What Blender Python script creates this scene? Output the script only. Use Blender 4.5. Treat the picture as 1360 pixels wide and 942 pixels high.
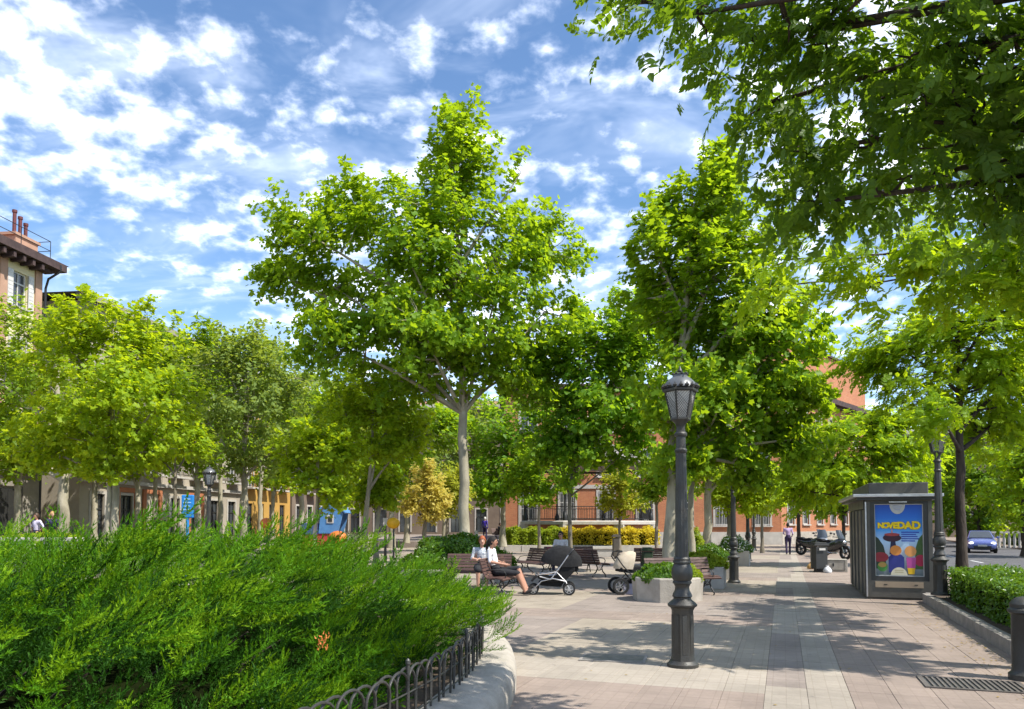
import bpy, math, random
import numpy as np
from mathutils import Vector, Matrix

for o in list(bpy.data.objects):
    bpy.data.objects.remove(o)
scene = bpy.context.scene
COL = scene.collection
R = math.radians
random.seed(7)

# ------------------------------------------------------------------ camera
EYE = 1.7
FPX, CX, PITCH = 1000.0, 680.0, R(2.5)
CY = 695.0 - FPX * math.tan(PITCH)
cam_d = bpy.data.cameras.new('camera')
cam_d.sensor_fit = 'HORIZONTAL'
cam_d.sensor_width = 36.0
cam_d.lens = 36.0 * FPX / 1360.0
cam_d.shift_y = (CY - 471.0) / 1360.0
cam_d.clip_start = 0.05
cam_d.clip_end = 2000
cam = bpy.data.objects.new('camera', cam_d)
cam.location = (0, 0, EYE)
cam.rotation_euler = (math.pi / 2 + PITCH, 0, 0)
COL.objects.link(cam)
scene.camera = cam

# ------------------------------------------------------------------ world: sky with broken cloud
SUN = Vector((1.0, -0.55, 1.55)).normalized()
SUN_EL = math.asin(SUN.z)
world = bpy.data.worlds.new('World')
scene.world = world
world.use_nodes = True
wt = world.node_tree
wt.nodes.clear()
def wn(t, **k):
    n = wt.nodes.new(t)
    for a, b in k.items():
        setattr(n, a, b)
    return n
def wl(a, b):
    wt.links.new(a, b)
def wmath(op, a, b=None, clamp=False):
    n = wn('ShaderNodeMath', operation=op, use_clamp=clamp)
    for i, v in enumerate((a, b)):
        if v is None:
            continue
        if isinstance(v, (int, float)):
            n.inputs[i].default_value = v
        else:
            wl(v, n.inputs[i])
    return n.outputs[0]
sky = wn('ShaderNodeTexSky', sky_type='NISHITA')
sky.sun_disc = False
sky.sun_elevation = SUN_EL
sky.sun_rotation = math.atan2(SUN.x, SUN.y)
sky.altitude = 650
sky.air_density = 1.0
sky.dust_density = 0.2
sky.ozone_density = 2.2
tc = wn('ShaderNodeTexCoord')
sep = wn('ShaderNodeSeparateXYZ')
wl(tc.outputs['Generated'], sep.inputs[0])
zz = wmath('ADD', wmath('MAXIMUM', sep.outputs[2], 0.0), 0.28)
comb = wn('ShaderNodeCombineXYZ')
wl(wmath('DIVIDE', sep.outputs[0], zz), comb.inputs[0])
wl(wmath('DIVIDE', sep.outputs[1], zz), comb.inputs[1])
def cloud_noise(scale, detail, rough, off, dist=0.0, sy=1.0):
    mp = wn('ShaderNodeMapping')
    mp.inputs['Location'].default_value = off
    mp.inputs['Scale'].default_value = (1.0, sy, 1.0)
    wl(comb.outputs[0], mp.inputs[0])
    n = wn('ShaderNodeTexNoise')
    n.inputs['Scale'].default_value = scale
    n.inputs['Detail'].default_value = detail
    n.inputs['Roughness'].default_value = rough
    n.inputs['Distortion'].default_value = dist
    wl(mp.outputs[0], n.inputs['Vector'])
    return n.outputs['Fac']
puffs = cloud_noise(15.0, 6.0, 0.52, (3.1, 7.7, 0.0), 0.15)
field = cloud_noise(1.3, 1.0, 0.4, (2.42, 5.52, 7.0))
fine = cloud_noise(30.0, 4.0, 0.6, (1.3, 0.4, 2.0), 0.3)
veil = cloud_noise(2.6, 5.0, 0.6, (9.1, 2.4, 1.0), 0.6, 1.7)
dens = wmath('ADD', wmath('MULTIPLY', puffs, 1.25), wmath('MULTIPLY', field, 0.74))
dens = wmath('ADD', dens, wmath('MULTIPLY', wmath('SUBTRACT', fine, 0.5), 0.26))
mr = wn('ShaderNodeMapRange', interpolation_type='SMOOTHSTEP')
wl(dens, mr.inputs['Value'])
mr.inputs['From Min'].default_value = 0.84
mr.inputs['From Max'].default_value = 1.44
mv = wn('ShaderNodeMapRange', interpolation_type='SMOOTHSTEP')
wl(veil, mv.inputs['Value'])
mv.inputs['From Min'].default_value = 0.42
mv.inputs['From Max'].default_value = 0.78
mv.inputs['To Max'].default_value = 0.55
mask = wmath('MAXIMUM', mr.outputs[0], mv.outputs[0])
hsv = wn('ShaderNodeHueSaturation')
hsv.inputs['Saturation'].default_value = 1.08
hsv.inputs['Value'].default_value = 0.78
wl(sky.outputs[0], hsv.inputs['Color'])
cramp = wn('ShaderNodeMix', data_type='RGBA')
wl(mr.outputs[0], cramp.inputs['Factor'])
cramp.inputs['A'].default_value = (4.4, 5.0, 6.2, 1)
cramp.inputs['B'].default_value = (9.6, 9.7, 10.0, 1)
mixc = wn('ShaderNodeMix', data_type='RGBA')
wl(mask, mixc.inputs['Factor'])
wl(hsv.outputs[0], mixc.inputs['A'])
wl(cramp.outputs['Result'], mixc.inputs['B'])
bg = wn('ShaderNodeBackground')
bg.inputs['Strength'].default_value = 0.15
wl(mixc.outputs['Result'], bg.inputs['Color'])
wo = wn('ShaderNodeOutputWorld')
wl(bg.outputs[0], wo.inputs['Surface'])

# ------------------------------------------------------------------ sun
sun_d = bpy.data.lights.new('sun', 'SUN')
sun_d.energy = 4.1
sun_d.angle = R(0.53)
sun_d.color = (1.0, 0.95, 0.86)
sun = bpy.data.objects.new('sun', sun_d)
sun.rotation_euler = (-SUN).to_track_quat('-Z', 'Y').to_euler()
sun.location = (30, -10, 50)
COL.objects.link(sun)

# ------------------------------------------------------------------ exposure and render settings
vs = scene.view_settings
vs.view_transform = 'Standard'
vs.look = 'None'
vs.exposure = 1.0
vs.gamma = 1.0
vs.use_curve_mapping = False
cy = scene.cycles
cy.max_bounces = 9
cy.diffuse_bounces = 6
cy.glossy_bounces = 2
cy.transmission_bounces = 5
cy.transparent_max_bounces = 6
cy.caustics_reflective = False
cy.caustics_refractive = False
cy.use_denoising = True

# ------------------------------------------------------------------ pixel -> direction helpers
def ray(px, py):
    x = (px - CX) / FPX
    u = (CY - py) / FPX
    return Vector((x, math.cos(PITCH) - math.sin(PITCH) * u, math.sin(PITCH) + math.cos(PITCH) * u))
def G(px, py, z=0.0):
    r = ray(px, py)
    k = (z - EYE) / r.z
    return Vector((r.x * k, r.y * k, z))
def At(px, py, d):
    r = ray(px, py)
    k = d / r.y
    return Vector((r.x * k, d, EYE + r.z * k))
def GX(px, d, z=0.0):
    p = At(px, 695, d)
    return Vector((p.x, d, z))
PHI = math.atan(0.36)
SDX, SDY = math.sin(PHI), math.cos(PHI)
def ST(s, t, z=0.0):
    return Vector((s * SDX + t * SDY, s * SDY - t * SDX, z))
def toST(x, y):
    return x * SDX + y * SDY, x * SDY - y * SDX
RZ_ST = -PHI          # local +Y -> street direction, local +X -> across

# ------------------------------------------------------------------ object helpers
def tag(o, label=None, cat=None, group=None, kind=None):
    if label: o['label'] = label
    if cat: o['category'] = cat
    if group: o['group'] = group
    if kind: o['kind'] = kind
    return o
def thing(name, label, cat, loc=(0, 0, 0), rz=0.0, group=None):
    o = bpy.data.objects.new(name, None)
    o.empty_display_size = 0.2
    COL.objects.link(o)
    o.location = loc
    o.rotation_euler = (0, 0, rz)
    return tag(o, label, cat, group)
def link_mesh(name, me, parent=None, loc=None, rot=None):
    o = bpy.data.objects.new(name, me)
    COL.objects.link(o)
    if parent is not None: o.parent = parent
    if loc is not None: o.location = loc
    if rot is not None: o.rotation_euler = rot
    return o
def copy_tree(o, parent=None):
    c = o.copy()
    COL.objects.link(c)
    c.parent = parent
    for ch in list(o.children):
        copy_tree(ch, c)
    return c
def dup(o, loc, rz, label=None, group=None, scale=None):
    c = copy_tree(o)
    c.location = loc
    c.rotation_euler = (0, 0, rz)
    if scale: c.scale = (scale,) * 3
    if label: c['label'] = label
    if group: c['group'] = group
    return c

def np_mesh(name, V, T, mats, mi=None, smooth=False):
    V = np.asarray(V, dtype=np.float32).reshape(-1, 3)
    T = np.asarray(T, dtype=np.int32).reshape(-1, 3)
    me = bpy.data.meshes.new(name)
    me.vertices.add(len(V)); me.vertices.foreach_set('co', V.ravel())
    me.loops.add(len(T) * 3); me.loops.foreach_set('vertex_index', T.ravel())
    me.polygons.add(len(T))
    me.polygons.foreach_set('loop_start', np.arange(0, len(T) * 3, 3, dtype=np.int32))
    if mi is not None: me.polygons.foreach_set('material_index', np.asarray(mi, dtype=np.int32))
    if smooth: me.polygons.foreach_set('use_smooth', np.ones(len(T), dtype=bool))
    for m in (mats if isinstance(mats, (list, tuple)) else [mats]): me.materials.append(m)
    me.update(calc_edges=True)
    return me

class MB:
    def __init__(s):
        s.v = []; s.f = []; s.mi = []; s.m = 0
    def add(s, vs_, fs_):
        b = len(s.v)
        s.v += [tuple(p) for p in vs_]
        s.f += [tuple(i + b for i in f) for f in fs_]
        s.mi += [s.m] * len(fs_)
        return s
    def box(s, c, d, rz=0.0, top=1.0, M=None):
        x, y, z = d[0] / 2, d[1] / 2, d[2] / 2
        P = [(-x, -y, -z), (x, -y, -z), (x, y, -z), (-x, y, -z),
             (-x * top, -y * top, z), (x * top, -y * top, z), (x * top, y * top, z), (-x * top, y * top, z)]
        ca, sa = math.cos(rz), math.sin(rz)
        Q = []
        for p in P:
            v = Vector((p[0] * ca - p[1] * sa, p[0] * sa + p[1] * ca, p[2]))
            if M is not None: v = M @ Vector(p)
            Q.append((v.x + c[0], v.y + c[1], v.z + c[2]))
        return s.add(Q, [(3, 2, 1, 0), (4, 5, 6, 7), (0, 1, 5, 4), (1, 2, 6, 5), (2, 3, 7, 6), (3, 0, 4, 7)])
    def bar(s, a, b, w, h=None):
        """square bar from a to b"""
        a = Vector(a); b = Vector(b); d = b - a
        L = d.length
        if L < 1e-6: return s
        q = d.to_track_quat('X', 'Z').to_matrix()
        return s.box((a + b) / 2, (L, w, h or w), M=q)
    def tube(s, pts, r, n=8, caps=True):
        P = [Vector(p) for p in pts]
        rr = r if isinstance(r, (list, tuple)) else [r] * len(P)
        T = []
        for i in range(len(P)):
            t = P[min(i + 1, len(P) - 1)] - P[max(i - 1, 0)]
            T.append(t.normalized() if t.length > 1e-9 else Vector((0, 0, 1)))
        ref = Vector((0, 0, 1)) if abs(T[0].z) < 0.9 else Vector((1, 0, 0))
        u = T[0].cross(ref).normalized()
        vs_ = []
        for i, p in enumerate(P):
            u = (u - T[i] * u.dot(T[i]))
            u = u.normalized() if u.length > 1e-6 else T[i].orthogonal().normalized()
            w = T[i].cross(u)
            for k in range(n):
                a = 2 * math.pi * k / n
                vs_.append(p + (u * math.cos(a) + w * math.sin(a)) * rr[i])
        fs_ = []
        for i in range(len(P) - 1):
            for k in range(n):
                k2 = (k + 1) % n
                fs_.append((i * n + k, i * n + k2, (i + 1) * n + k2, (i + 1) * n + k))
        if caps:
            fs_.append(tuple(reversed(range(n))))
            fs_.append(tuple((len(P) - 1) * n + k for k in range(n)))
        return s.add(vs_, fs_)
    def lathe(s, prof, n=16, c=(0, 0, 0), a0=0.0, caps=True):
        vs_, fs_ = [], []
        for r, z in prof:
            for k in range(n):
                a = a0 + 2 * math.pi * k / n
                vs_.append((c[0] + r * math.cos(a), c[1] + r * math.sin(a), c[2] + z))
        m = len(prof)
        for i in range(m - 1):
            for k in range(n):
                k2 = (k + 1) % n
                fs_.append((i * n + k, i * n + k2, (i + 1) * n + k2, (i + 1) * n + k))
        if caps:
            fs_.append(tuple(reversed(range(n))))
            fs_.append(tuple((m - 1) * n + k for k in range(n)))
        return s.add(vs_, fs_)
    def wheel(s, c, r_in, r_out, w, axis='x', n=20):
        """ring (tyre) with its axle along x or y"""
        prof = [(r_in, -w / 2), (r_out * .96, -w / 2), (r_out, -w / 4), (r_out, w / 4), (r_out * .96, w / 2), (r_in, w / 2)]
        vs_, fs_ = [], []
        for r, z in prof:
            for k in range(n):
                a = 2 * math.pi * k / n
                q = (z, r * math.cos(a), r * math.sin(a)) if axis == 'x' else (r * math.cos(a), z, r * math.sin(a))
                vs_.append((c[0] + q[0], c[1] + q[1], c[2] + q[2]))
        m = len(prof)
        for i in range(m):
            i2 = (i + 1) % m
            for k in range(n):
                k2 = (k + 1) % n
                fs_.append((i * n + k, i * n + k2, i2 * n + k2, i2 * n + k))
        return s.add(vs_, fs_)
    def ext(s, poly, d0, d1, fn):
        n = len(poly)
        vs_ = [fn(a, b, d0) for a, b in poly] + [fn(a, b, d1) for a, b in poly]
        fs_ = [tuple(reversed(range(n))), tuple(range(n, 2 * n))]
        fs_ += [(i, (i + 1) % n, n + (i + 1) % n, n + i) for i in range(n)]
        return s.add(vs_, fs_)
    def ell(s, c, r, nu=14, nv=9, M=None):
        vs_, fs_ = [], []
        for j in range(nv + 1):
            th = math.pi * j / nv
            for k in range(nu):
                a = 2 * math.pi * k / nu
                p = Vector((r[0] * math.sin(th) * math.cos(a), r[1] * math.sin(th) * math.sin(a), r[2] * math.cos(th)))
                if M is not None: p = M @ p
                vs_.append((p.x + c[0], p.y + c[1], p.z + c[2]))
        for j in range(nv):
            for k in range(nu):
                k2 = (k + 1) % nu
                fs_.append((j * nu + k, (j + 1) * nu + k, (j + 1) * nu + k2, j * nu + k2))
        return s.add(vs_, fs_)
    def mesh(s, name, mats, smooth=None):
        me = bpy.data.meshes.new(name)
        me.from_pydata(s.v, [], s.f)
        for m in (mats if isinstance(mats, (list, tuple)) else [mats]): me.materials.append(m)
        if any(s.mi): me.polygons.foreach_set('material_index', s.mi)
        if smooth is not None:
            me.polygons.foreach_set('use_smooth', [True] * len(s.f))
            me.set_sharp_from_angle(angle=R(smooth))
        me.validate()
        me.update()
        return me
    def build(s, name, mats, parent=None, smooth=None, bev=0.0, kind=None, loc=None, rot=None):
        o = link_mesh(name, s.mesh(name, mats, smooth), parent, loc, rot)
        if bev:
            b = o.modifiers.new('bevel', 'BEVEL')
            b.width = bev; b.segments = 2; b.limit_method = 'ANGLE'; b.angle_limit = R(35)
        if kind: o['kind'] = kind
        return o

# ------------------------------------------------------------------ materials
def newmat(name):
    m = bpy.data.materials.new(name)
    m.use_nodes = True
    nt = m.node_tree
    nt.nodes.clear()
    out = nt.nodes.new('ShaderNodeOutputMaterial')
    return m, nt, out
def nd(nt, t, inp=None, **k):
    n = nt.nodes.new(t)
    for a, b in k.items(): setattr(n, a, b)
    for a, b in (inp or {}).items():
        if isinstance(b, bpy.types.NodeSocket): nt.links.new(b, n.inputs[a])
        else: n.inputs[a].default_value = b
    return n
def c4(c): return (c[0], c[1], c[2], 1.0)
def mixrgb(nt, f, a, b, blend='MIX'):
    n = nt.nodes.new('ShaderNodeMix'); n.data_type = 'RGBA'; n.blend_type = blend
    for i, v in (('Factor', f), ('A', a), ('B', b)):
        if isinstance(v, bpy.types.NodeSocket): nt.links.new(v, n.inputs[i])
        elif i == 'Factor': n.inputs[i].default_value = v
        else: n.inputs[i].default_value = c4(v)
    return n.outputs['Result']
def maprange(nt, v, a, b, c=0.0, d=1.0):
    return nd(nt, 'ShaderNodeMapRange', {'Value': v, 'From Min': a, 'From Max': b, 'To Min': c, 'To Max': d}).outputs[0]
def surf(name, col, col2=None, scale=4.0, rough=0.7, metal=0.0, bump=0.0, bscale=None, rand=0.0, spec=0.4, stretch=(1, 1, 1), obj=False, coat=0.0):
    """principled surface: two tones mixed by noise, fine relief, optional per-piece variation"""
    m, nt, out = newmat(name)
    if obj: vec = nd(nt, 'ShaderNodeTexCoord').outputs['Object']
    else: vec = nd(nt, 'ShaderNodeNewGeometry').outputs['Position']
    vec = nd(nt, 'ShaderNodeMapping', {'Vector': vec, 'Scale': stretch}).outputs[0]
    nz = nd(nt, 'ShaderNodeTexNoise', {'Vector': vec, 'Scale': scale, 'Detail': 6.0, 'Roughness': 0.62}).outputs['Fac']
    if col2 is None: col2 = tuple(c * 0.72 for c in col)
    colr = mixrgb(nt, maprange(nt, nz, 0.32, 0.68), col2, col)
    if rand:
        a = nd(nt, 'ShaderNodeNewGeometry').outputs['Random Per Island']
        b = nd(nt, 'ShaderNodeObjectInfo').outputs['Random']
        s_ = nd(nt, 'ShaderNodeMath', {0: a, 1: b}, operation='ADD').outputs[0]
        s_ = nd(nt, 'ShaderNodeMath', {0: s_}, operation='FRACT').outputs[0]
        k = maprange(nt, s_, 0, 1, 1 - rand, 1 + rand)
        colr = nd(nt, 'ShaderNodeVectorMath', {0: colr, 3: k}, operation='SCALE').outputs[0]
    p = nd(nt, 'ShaderNodeBsdfPrincipled', {'Base Color': colr, 'Metallic': metal, 'Specular IOR Level': spec, 'Coat Weight': coat})
    rr = maprange(nt, nz, 0.3, 0.7, min(1, rough + 0.08), max(0.03, rough - 0.08))
    nt.links.new(rr, p.inputs['Roughness'])
    if bump:
        n2 = nd(nt, 'ShaderNodeTexNoise', {'Vector': vec, 'Scale': bscale or scale * 8, 'Detail': 5.0}).outputs['Fac']
        bp = nd(nt, 'ShaderNodeBump', {'Height': n2, 'Strength': min(1, bump), 'Distance': 0.02})
        nt.links.new(bp.outputs[0], p.inputs['Normal'])
    nt.links.new(p.outputs[0], out.inputs[0])
    return m
def leafmat(name, c1, c2, tr, tw=0.45, rough=0.5, spec=0.22):
    """leaf: reflects and lets light through; each leaf its own tone"""
    m, nt, out = newmat(name)
    rnd = nd(nt, 'ShaderNodeNewGeometry').outputs['Random Per Island']
    nz = nd(nt, 'ShaderNodeTexNoise', {'Vector': nd(nt, 'ShaderNodeNewGeometry').outputs['Position'], 'Scale': 0.9, 'Detail': 2.0}).outputs['Fac']
    rnd = nd(nt, 'ShaderNodeMath', {0: nd(nt, 'ShaderNodeMath', {0: rnd, 1: .55}, operation='MULTIPLY').outputs[0], 1: maprange(nt, nz, .3, .7, 0, .45)}, operation='ADD').outputs[0]
    col = mixrgb(nt, rnd, c1, c2)
    p = nd(nt, 'ShaderNodeBsdfPrincipled', {'Base Color': col, 'Roughness': rough, 'Specular IOR Level': spec})
    t = nd(nt, 'ShaderNodeBsdfTranslucent', {'Color': mixrgb(nt, rnd, tr, tuple(x * .7 for x in tr))})
    mx = nd(nt, 'ShaderNodeMixShader', {0: tw})
    nt.links.new(p.outputs[0], mx.inputs[1]); nt.links.new(t.outputs[0], mx.inputs[2])
    nt.links.new(mx.outputs[0], out.inputs[0])
    return m
def glassmat(name, tint=(0.05, 0.06, 0.07), rough=0.06):
    return surf(name, tint, tuple(c * .6 for c in tint), scale=0.7, rough=rough + .08, spec=0.8)

M = {}
M['iron'] = surf('cast_iron', (0.042, 0.043, 0.040), (0.030, 0.026, 0.021), 5, 0.45, 0.0, 0.25, 60, spec=0.5)
M['iron_dark'] = surf('black_iron', (0.020, 0.020, 0.021), (0.011, 0.011, 0.012), 9, 0.45, 0.0, 0.2, 60, spec=0.5)
M['concrete'] = surf('concrete', (0.41, 0.37, 0.315), (0.27, 0.245, 0.205), 3.2, 0.88, bump=0.5, bscale=45)
M['granite'] = surf('granite', (0.29, 0.265, 0.235), (0.19, 0.175, 0.16), 5, 0.85, bump=0.4, bscale=60, rand=.08)
M['white_stone'] = surf('white_stone', (0.46, 0.43, 0.385), (0.36, 0.335, 0.30), 2.4, 0.85, bump=0.3, bscale=40)
M['wood_slat'] = surf('bench_wood', (0.115, 0.060, 0.048), (0.060, 0.033, 0.028), 6, 0.55, bump=0.3, bscale=30, rand=.25, stretch=(1, 1, 6))
M['soil'] = surf('soil', (0.10, 0.070, 0.045), (0.045, 0.032, 0.022), 8, 0.95, bump=0.9, bscale=40)
M['bark_plane'] = surf('plane_bark', (0.40, 0.36, 0.27), (0.19, 0.17, 0.115), 2.6, 0.85, bump=0.5, bscale=24, stretch=(1, 1, .45))
M['bark_dark'] = surf('dark_bark', (0.070, 0.052, 0.038), (0.030, 0.023, 0.018), 7, 0.92, bump=1.0, bscale=26, stretch=(1, 1, .3))
M['bark_young'] = surf('young_bark', (0.26, 0.22, 0.16), (0.13, 0.11, 0.08), 7, 0.88, bump=0.6, bscale=30, stretch=(1, 1, .3))
M['rubber'] = surf('rubber', (0.018, 0.018, 0.018), (0.010, 0.010, 0.010), 12, 0.8)
M['chrome'] = surf('chrome', (0.62, 0.62, 0.63), (0.50, 0.50, 0.52), 8, 0.22, 1.0)
M['alu'] = surf('aluminium', (0.55, 0.55, 0.56), (0.44, 0.44, 0.45), 8, 0.38, 0.8)
M['black_cloth'] = surf('black_cloth', (0.010, 0.010, 0.011), (0.006, 0.006, 0.007), 14, 0.9, bump=.4, bscale=120)
M['black_plastic'] = surf('black_plastic', (0.024, 0.024, 0.026), (0.014, 0.014, 0.015), 10, 0.4)
M['glass'] = glassmat('window_glass')
# leaves
M['lf_plane'] = leafmat('plane_leaf', (0.100, 0.215, 0.014), (0.190, 0.320, 0.016), (0.50, 0.68, 0.014), 0.52)
M['lf_plane_dk'] = leafmat('plane_leaf_deep', (0.085, 0.205, 0.018), (0.160, 0.295, 0.020), (0.44, 0.66, 0.018), 0.54)
M['lf_lime'] = leafmat('lime_leaf', (0.175, 0.300, 0.014), (0.290, 0.410, 0.022), (0.66, 0.78, 0.014), 0.56)
M['lf_mid'] = leafmat('street_tree_leaf', (0.090, 0.190, 0.018), (0.190, 0.290, 0.024), (0.50, 0.66, 0.016), 0.55)
M['lf_pale'] = leafmat('sage_leaf', (0.130, 0.210, 0.045), (0.230, 0.310, 0.075), (0.46, 0.56, 0.05), 0.48)
M['lf_gold'] = leafmat('golden_leaf', (0.47, 0.42, 0.075), (0.60, 0.49, 0.140), (0.84, 0.72, 0.14), 0.52)
M['lf_goldgreen'] = leafmat('turning_leaf', (0.24, 0.30, 0.030), (0.38, 0.38, 0.040), (0.66, 0.66, 0.04), 0.50)
M['lf_ash'] = leafmat('ash_leaf', (0.042, 0.105, 0.016), (0.100, 0.180, 0.018), (0.32, 0.50, 0.014), 0.44)
M['lf_robinia'] = leafmat('robinia_leaf', (0.140, 0.270, 0.014), (0.235, 0.370, 0.018), (0.60, 0.76, 0.012), 0.56)
M['lf_far'] = leafmat('far_leaf', (0.070, 0.150, 0.016), (0.150, 0.250, 0.020), (0.38, 0.58, 0.016), 0.52)
M['lf_hedge'] = leafmat('hedge_leaf', (0.045, 0.120, 0.010), (0.120, 0.230, 0.014), (0.22, 0.38, 0.012), 0.38, 0.35, 0.5)
M['lf_yellowhedge'] = leafmat('yellow_hedge_leaf', (0.58, 0.47, 0.030), (0.74, 0.60, 0.045), (0.85, 0.70, 0.04), 0.50)
M['lf_greenhedge'] = leafmat('green_hedge_leaf', (0.16, 0.25, 0.020), (0.33, 0.40, 0.026), (0.52, 0.60, 0.02), 0.48)
M['lf_juniper'] = leafmat('juniper_needle', (0.036, 0.118, 0.006), (0.115, 0.270, 0.008), (0.32, 0.60, 0.006), 0.26, 0.6, 0.12)
M['lf_juniper2'] = leafmat('juniper_tip', (0.130, 0.265, 0.008), (0.245, 0.400, 0.012), (0.40, 0.64, 0.008), 0.30, 0.6, 0.12)
M['lf_juniper3'] = leafmat('juniper_old_shade', (0.012, 0.046, 0.005), (0.032, 0.100, 0.006), (0.10, 0.26, 0.006), 0.18, 0.6, 0.12)  # old inner needles, colour darkened for the deep shade between sprays
M['twig'] = surf('inner_twig', (0.010, 0.014, 0.004), (0.006, 0.008, 0.003), 12, 0.95, bump=.8, bscale=50, spec=0.0)  # twig fill, near-black so the colour itself carries the shade of the gaps
# ================================================================== GROUND
def pavemat(name, c1, c2, rib=0.0):
    """small pressed tiles: tone patches, fine tile lines in relief, stains; seen where single slabs are too far to tell"""
    m, nt, out = newmat(name)
    pos = nd(nt, 'ShaderNodeNewGeometry').outputs['Position']
    mp = nd(nt, 'ShaderNodeMapping', {'Vector': pos, 'Rotation': (0, 0, PHI)}).outputs[0]
    n1 = nd(nt, 'ShaderNodeTexNoise', {'Vector': pos, 'Scale': 1.1, 'Detail': 7.0, 'Roughness': 0.65}).outputs['Fac']
    n2 = nd(nt, 'ShaderNodeTexNoise', {'Vector': pos, 'Scale': 26.0, 'Detail': 4.0, 'Roughness': 0.6}).outputs['Fac']
    col = mixrgb(nt, maprange(nt, n1, .33, .67), c2, c1)
    col = mixrgb(nt, maprange(nt, n2, .35, .75, 0, .35), col, tuple(x * .62 for x in c1))
    br = nd(nt, 'ShaderNodeTexBrick', {'Vector': mp, 'Scale': 1.0, 'Mortar Size': 0.006, 'Mortar Smooth': .3, 'Brick Width': .133, 'Row Height': .133,
        'Color1': (1, 1, 1, 1), 'Color2': (.90, .90, .90, 1), 'Mortar': (.82, .80, .78, 1)}, offset=0.0)
    col = mixrgb(nt, .75, col, br.outputs['Color'], 'MULTIPLY')
    rnd = nd(nt, 'ShaderNodeMath', {0: nd(nt, 'ShaderNodeNewGeometry').outputs['Random Per Island'], 1: nd(nt, 'ShaderNodeObjectInfo').outputs['Random']}, operation='ADD').outputs[0]
    rnd = nd(nt, 'ShaderNodeMath', {0: rnd}, operation='FRACT').outputs[0]
    col = nd(nt, 'ShaderNodeVectorMath', {0: col, 3: maprange(nt, rnd, 0, 1, .93, 1.07)}, operation='SCALE').outputs[0]
    st_ = nd(nt, 'ShaderNodeTexNoise', {'Vector': pos, 'Scale': .45, 'Detail': 9.0, 'Roughness': .7, 'Distortion': .8}).outputs['Fac']
    col = mixrgb(nt, maprange(nt, st_, .50, .66, 0, .42), col, tuple(x * .50 for x in c2))
    # old gum and oil spots
    vo = nd(nt, 'ShaderNodeTexVoronoi', {'Vector': pos, 'Scale': 1.7}).outputs['Distance']
    col = mixrgb(nt, maprange(nt, vo, .035, .055, .45, 0), col, (.10, .09, .085))
    p = nd(nt, 'ShaderNodeBsdfPrincipled', {'Base Color': col, 'Roughness': .78, 'Specular IOR Level': .35})
    bp = nd(nt, 'ShaderNodeBump', {'Height': br.outputs['Fac'], 'Strength': .3, 'Distance': .004}, invert=True)
    bp2 = nd(nt, 'ShaderNodeBump', {'Height': n2, 'Strength': .25, 'Distance': .004, 'Normal': bp.outputs[0]})
    nt.links.new(bp2.outputs[0], p.inputs['Normal'])
    nt.links.new(p.outputs[0], out.inputs[0])
    return m
PAVE = [pavemat('rose_grey_paving', (0.295, 0.234, 0.194), (0.232, 0.184, 0.153)),
        pavemat('beige_paving', (0.355, 0.302, 0.236), (0.290, 0.246, 0.192)),
        pavemat('pale_paving', (0.365, 0.318, 0.262), (0.300, 0.262, 0.215)),
        pavemat('grey_paving', (0.285, 0.238, 0.204), (0.225, 0.187, 0.162))]
M['mortar'] = surf('mortar', (0.21, 0.18, 0.155), (0.15, 0.13, 0.115), 12, .95)
M['asphalt'] = surf('asphalt', (0.105, 0.102, 0.104), (0.075, 0.073, 0.075), 1.3, .88, bump=.5, bscale=140)
M['earth'] = surf('bare_earth', (0.20, 0.17, 0.13), (0.13, 0.11, 0.085), .4, .95, bump=.3, bscale=6)
M['paint_white'] = surf('road_paint', (0.62, 0.62, 0.60), (0.40, 0.40, 0.40), 9, .7)

def pave_kind(s, t):
    if t > 0.62: 
        return 0
    if t > 0.34: return 2
    k = (s - 8.35) % 8.5
    if t > -0.2: return 3 if k < 4.2 else 2
    if s < 8.2: return 0
    if s < 9.1: return 2
    ks, kt = (s - 9.1) % 5.2, (-t - .2) % 4.0
    if ks > 4.1: return 0
    if kt > 3.2: return 3
    return 1 if int((s - 9.1) // 5.2 + (-t - .2) // 4.0) % 2 == 0 else 3

def sheet(name, pts, z, mat, kind='structure', thick=None):
    mb = MB()
    if thick:
        mb.ext([(p[0], p[1]) for p in pts], z - thick, z, lambda a, b, d: (a, b, d))
    else:
        mb.add([(p[0], p[1], z) for p in pts], [tuple(range(len(pts)))])
    return mb.build(name, mat, kind=kind)
sheet('ground', [(-500, -200), (500, -200), (500, 900), (-500, 900)], -0.16, M['earth'])
def stpoly(*st): return [ST(a, b) for a, b in st]
SL = 0.40
S0, S1, T0, T1 = 5.2, 27.2, -9.0, 2.8   # the part of the square whose slabs are laid one by one
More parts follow.
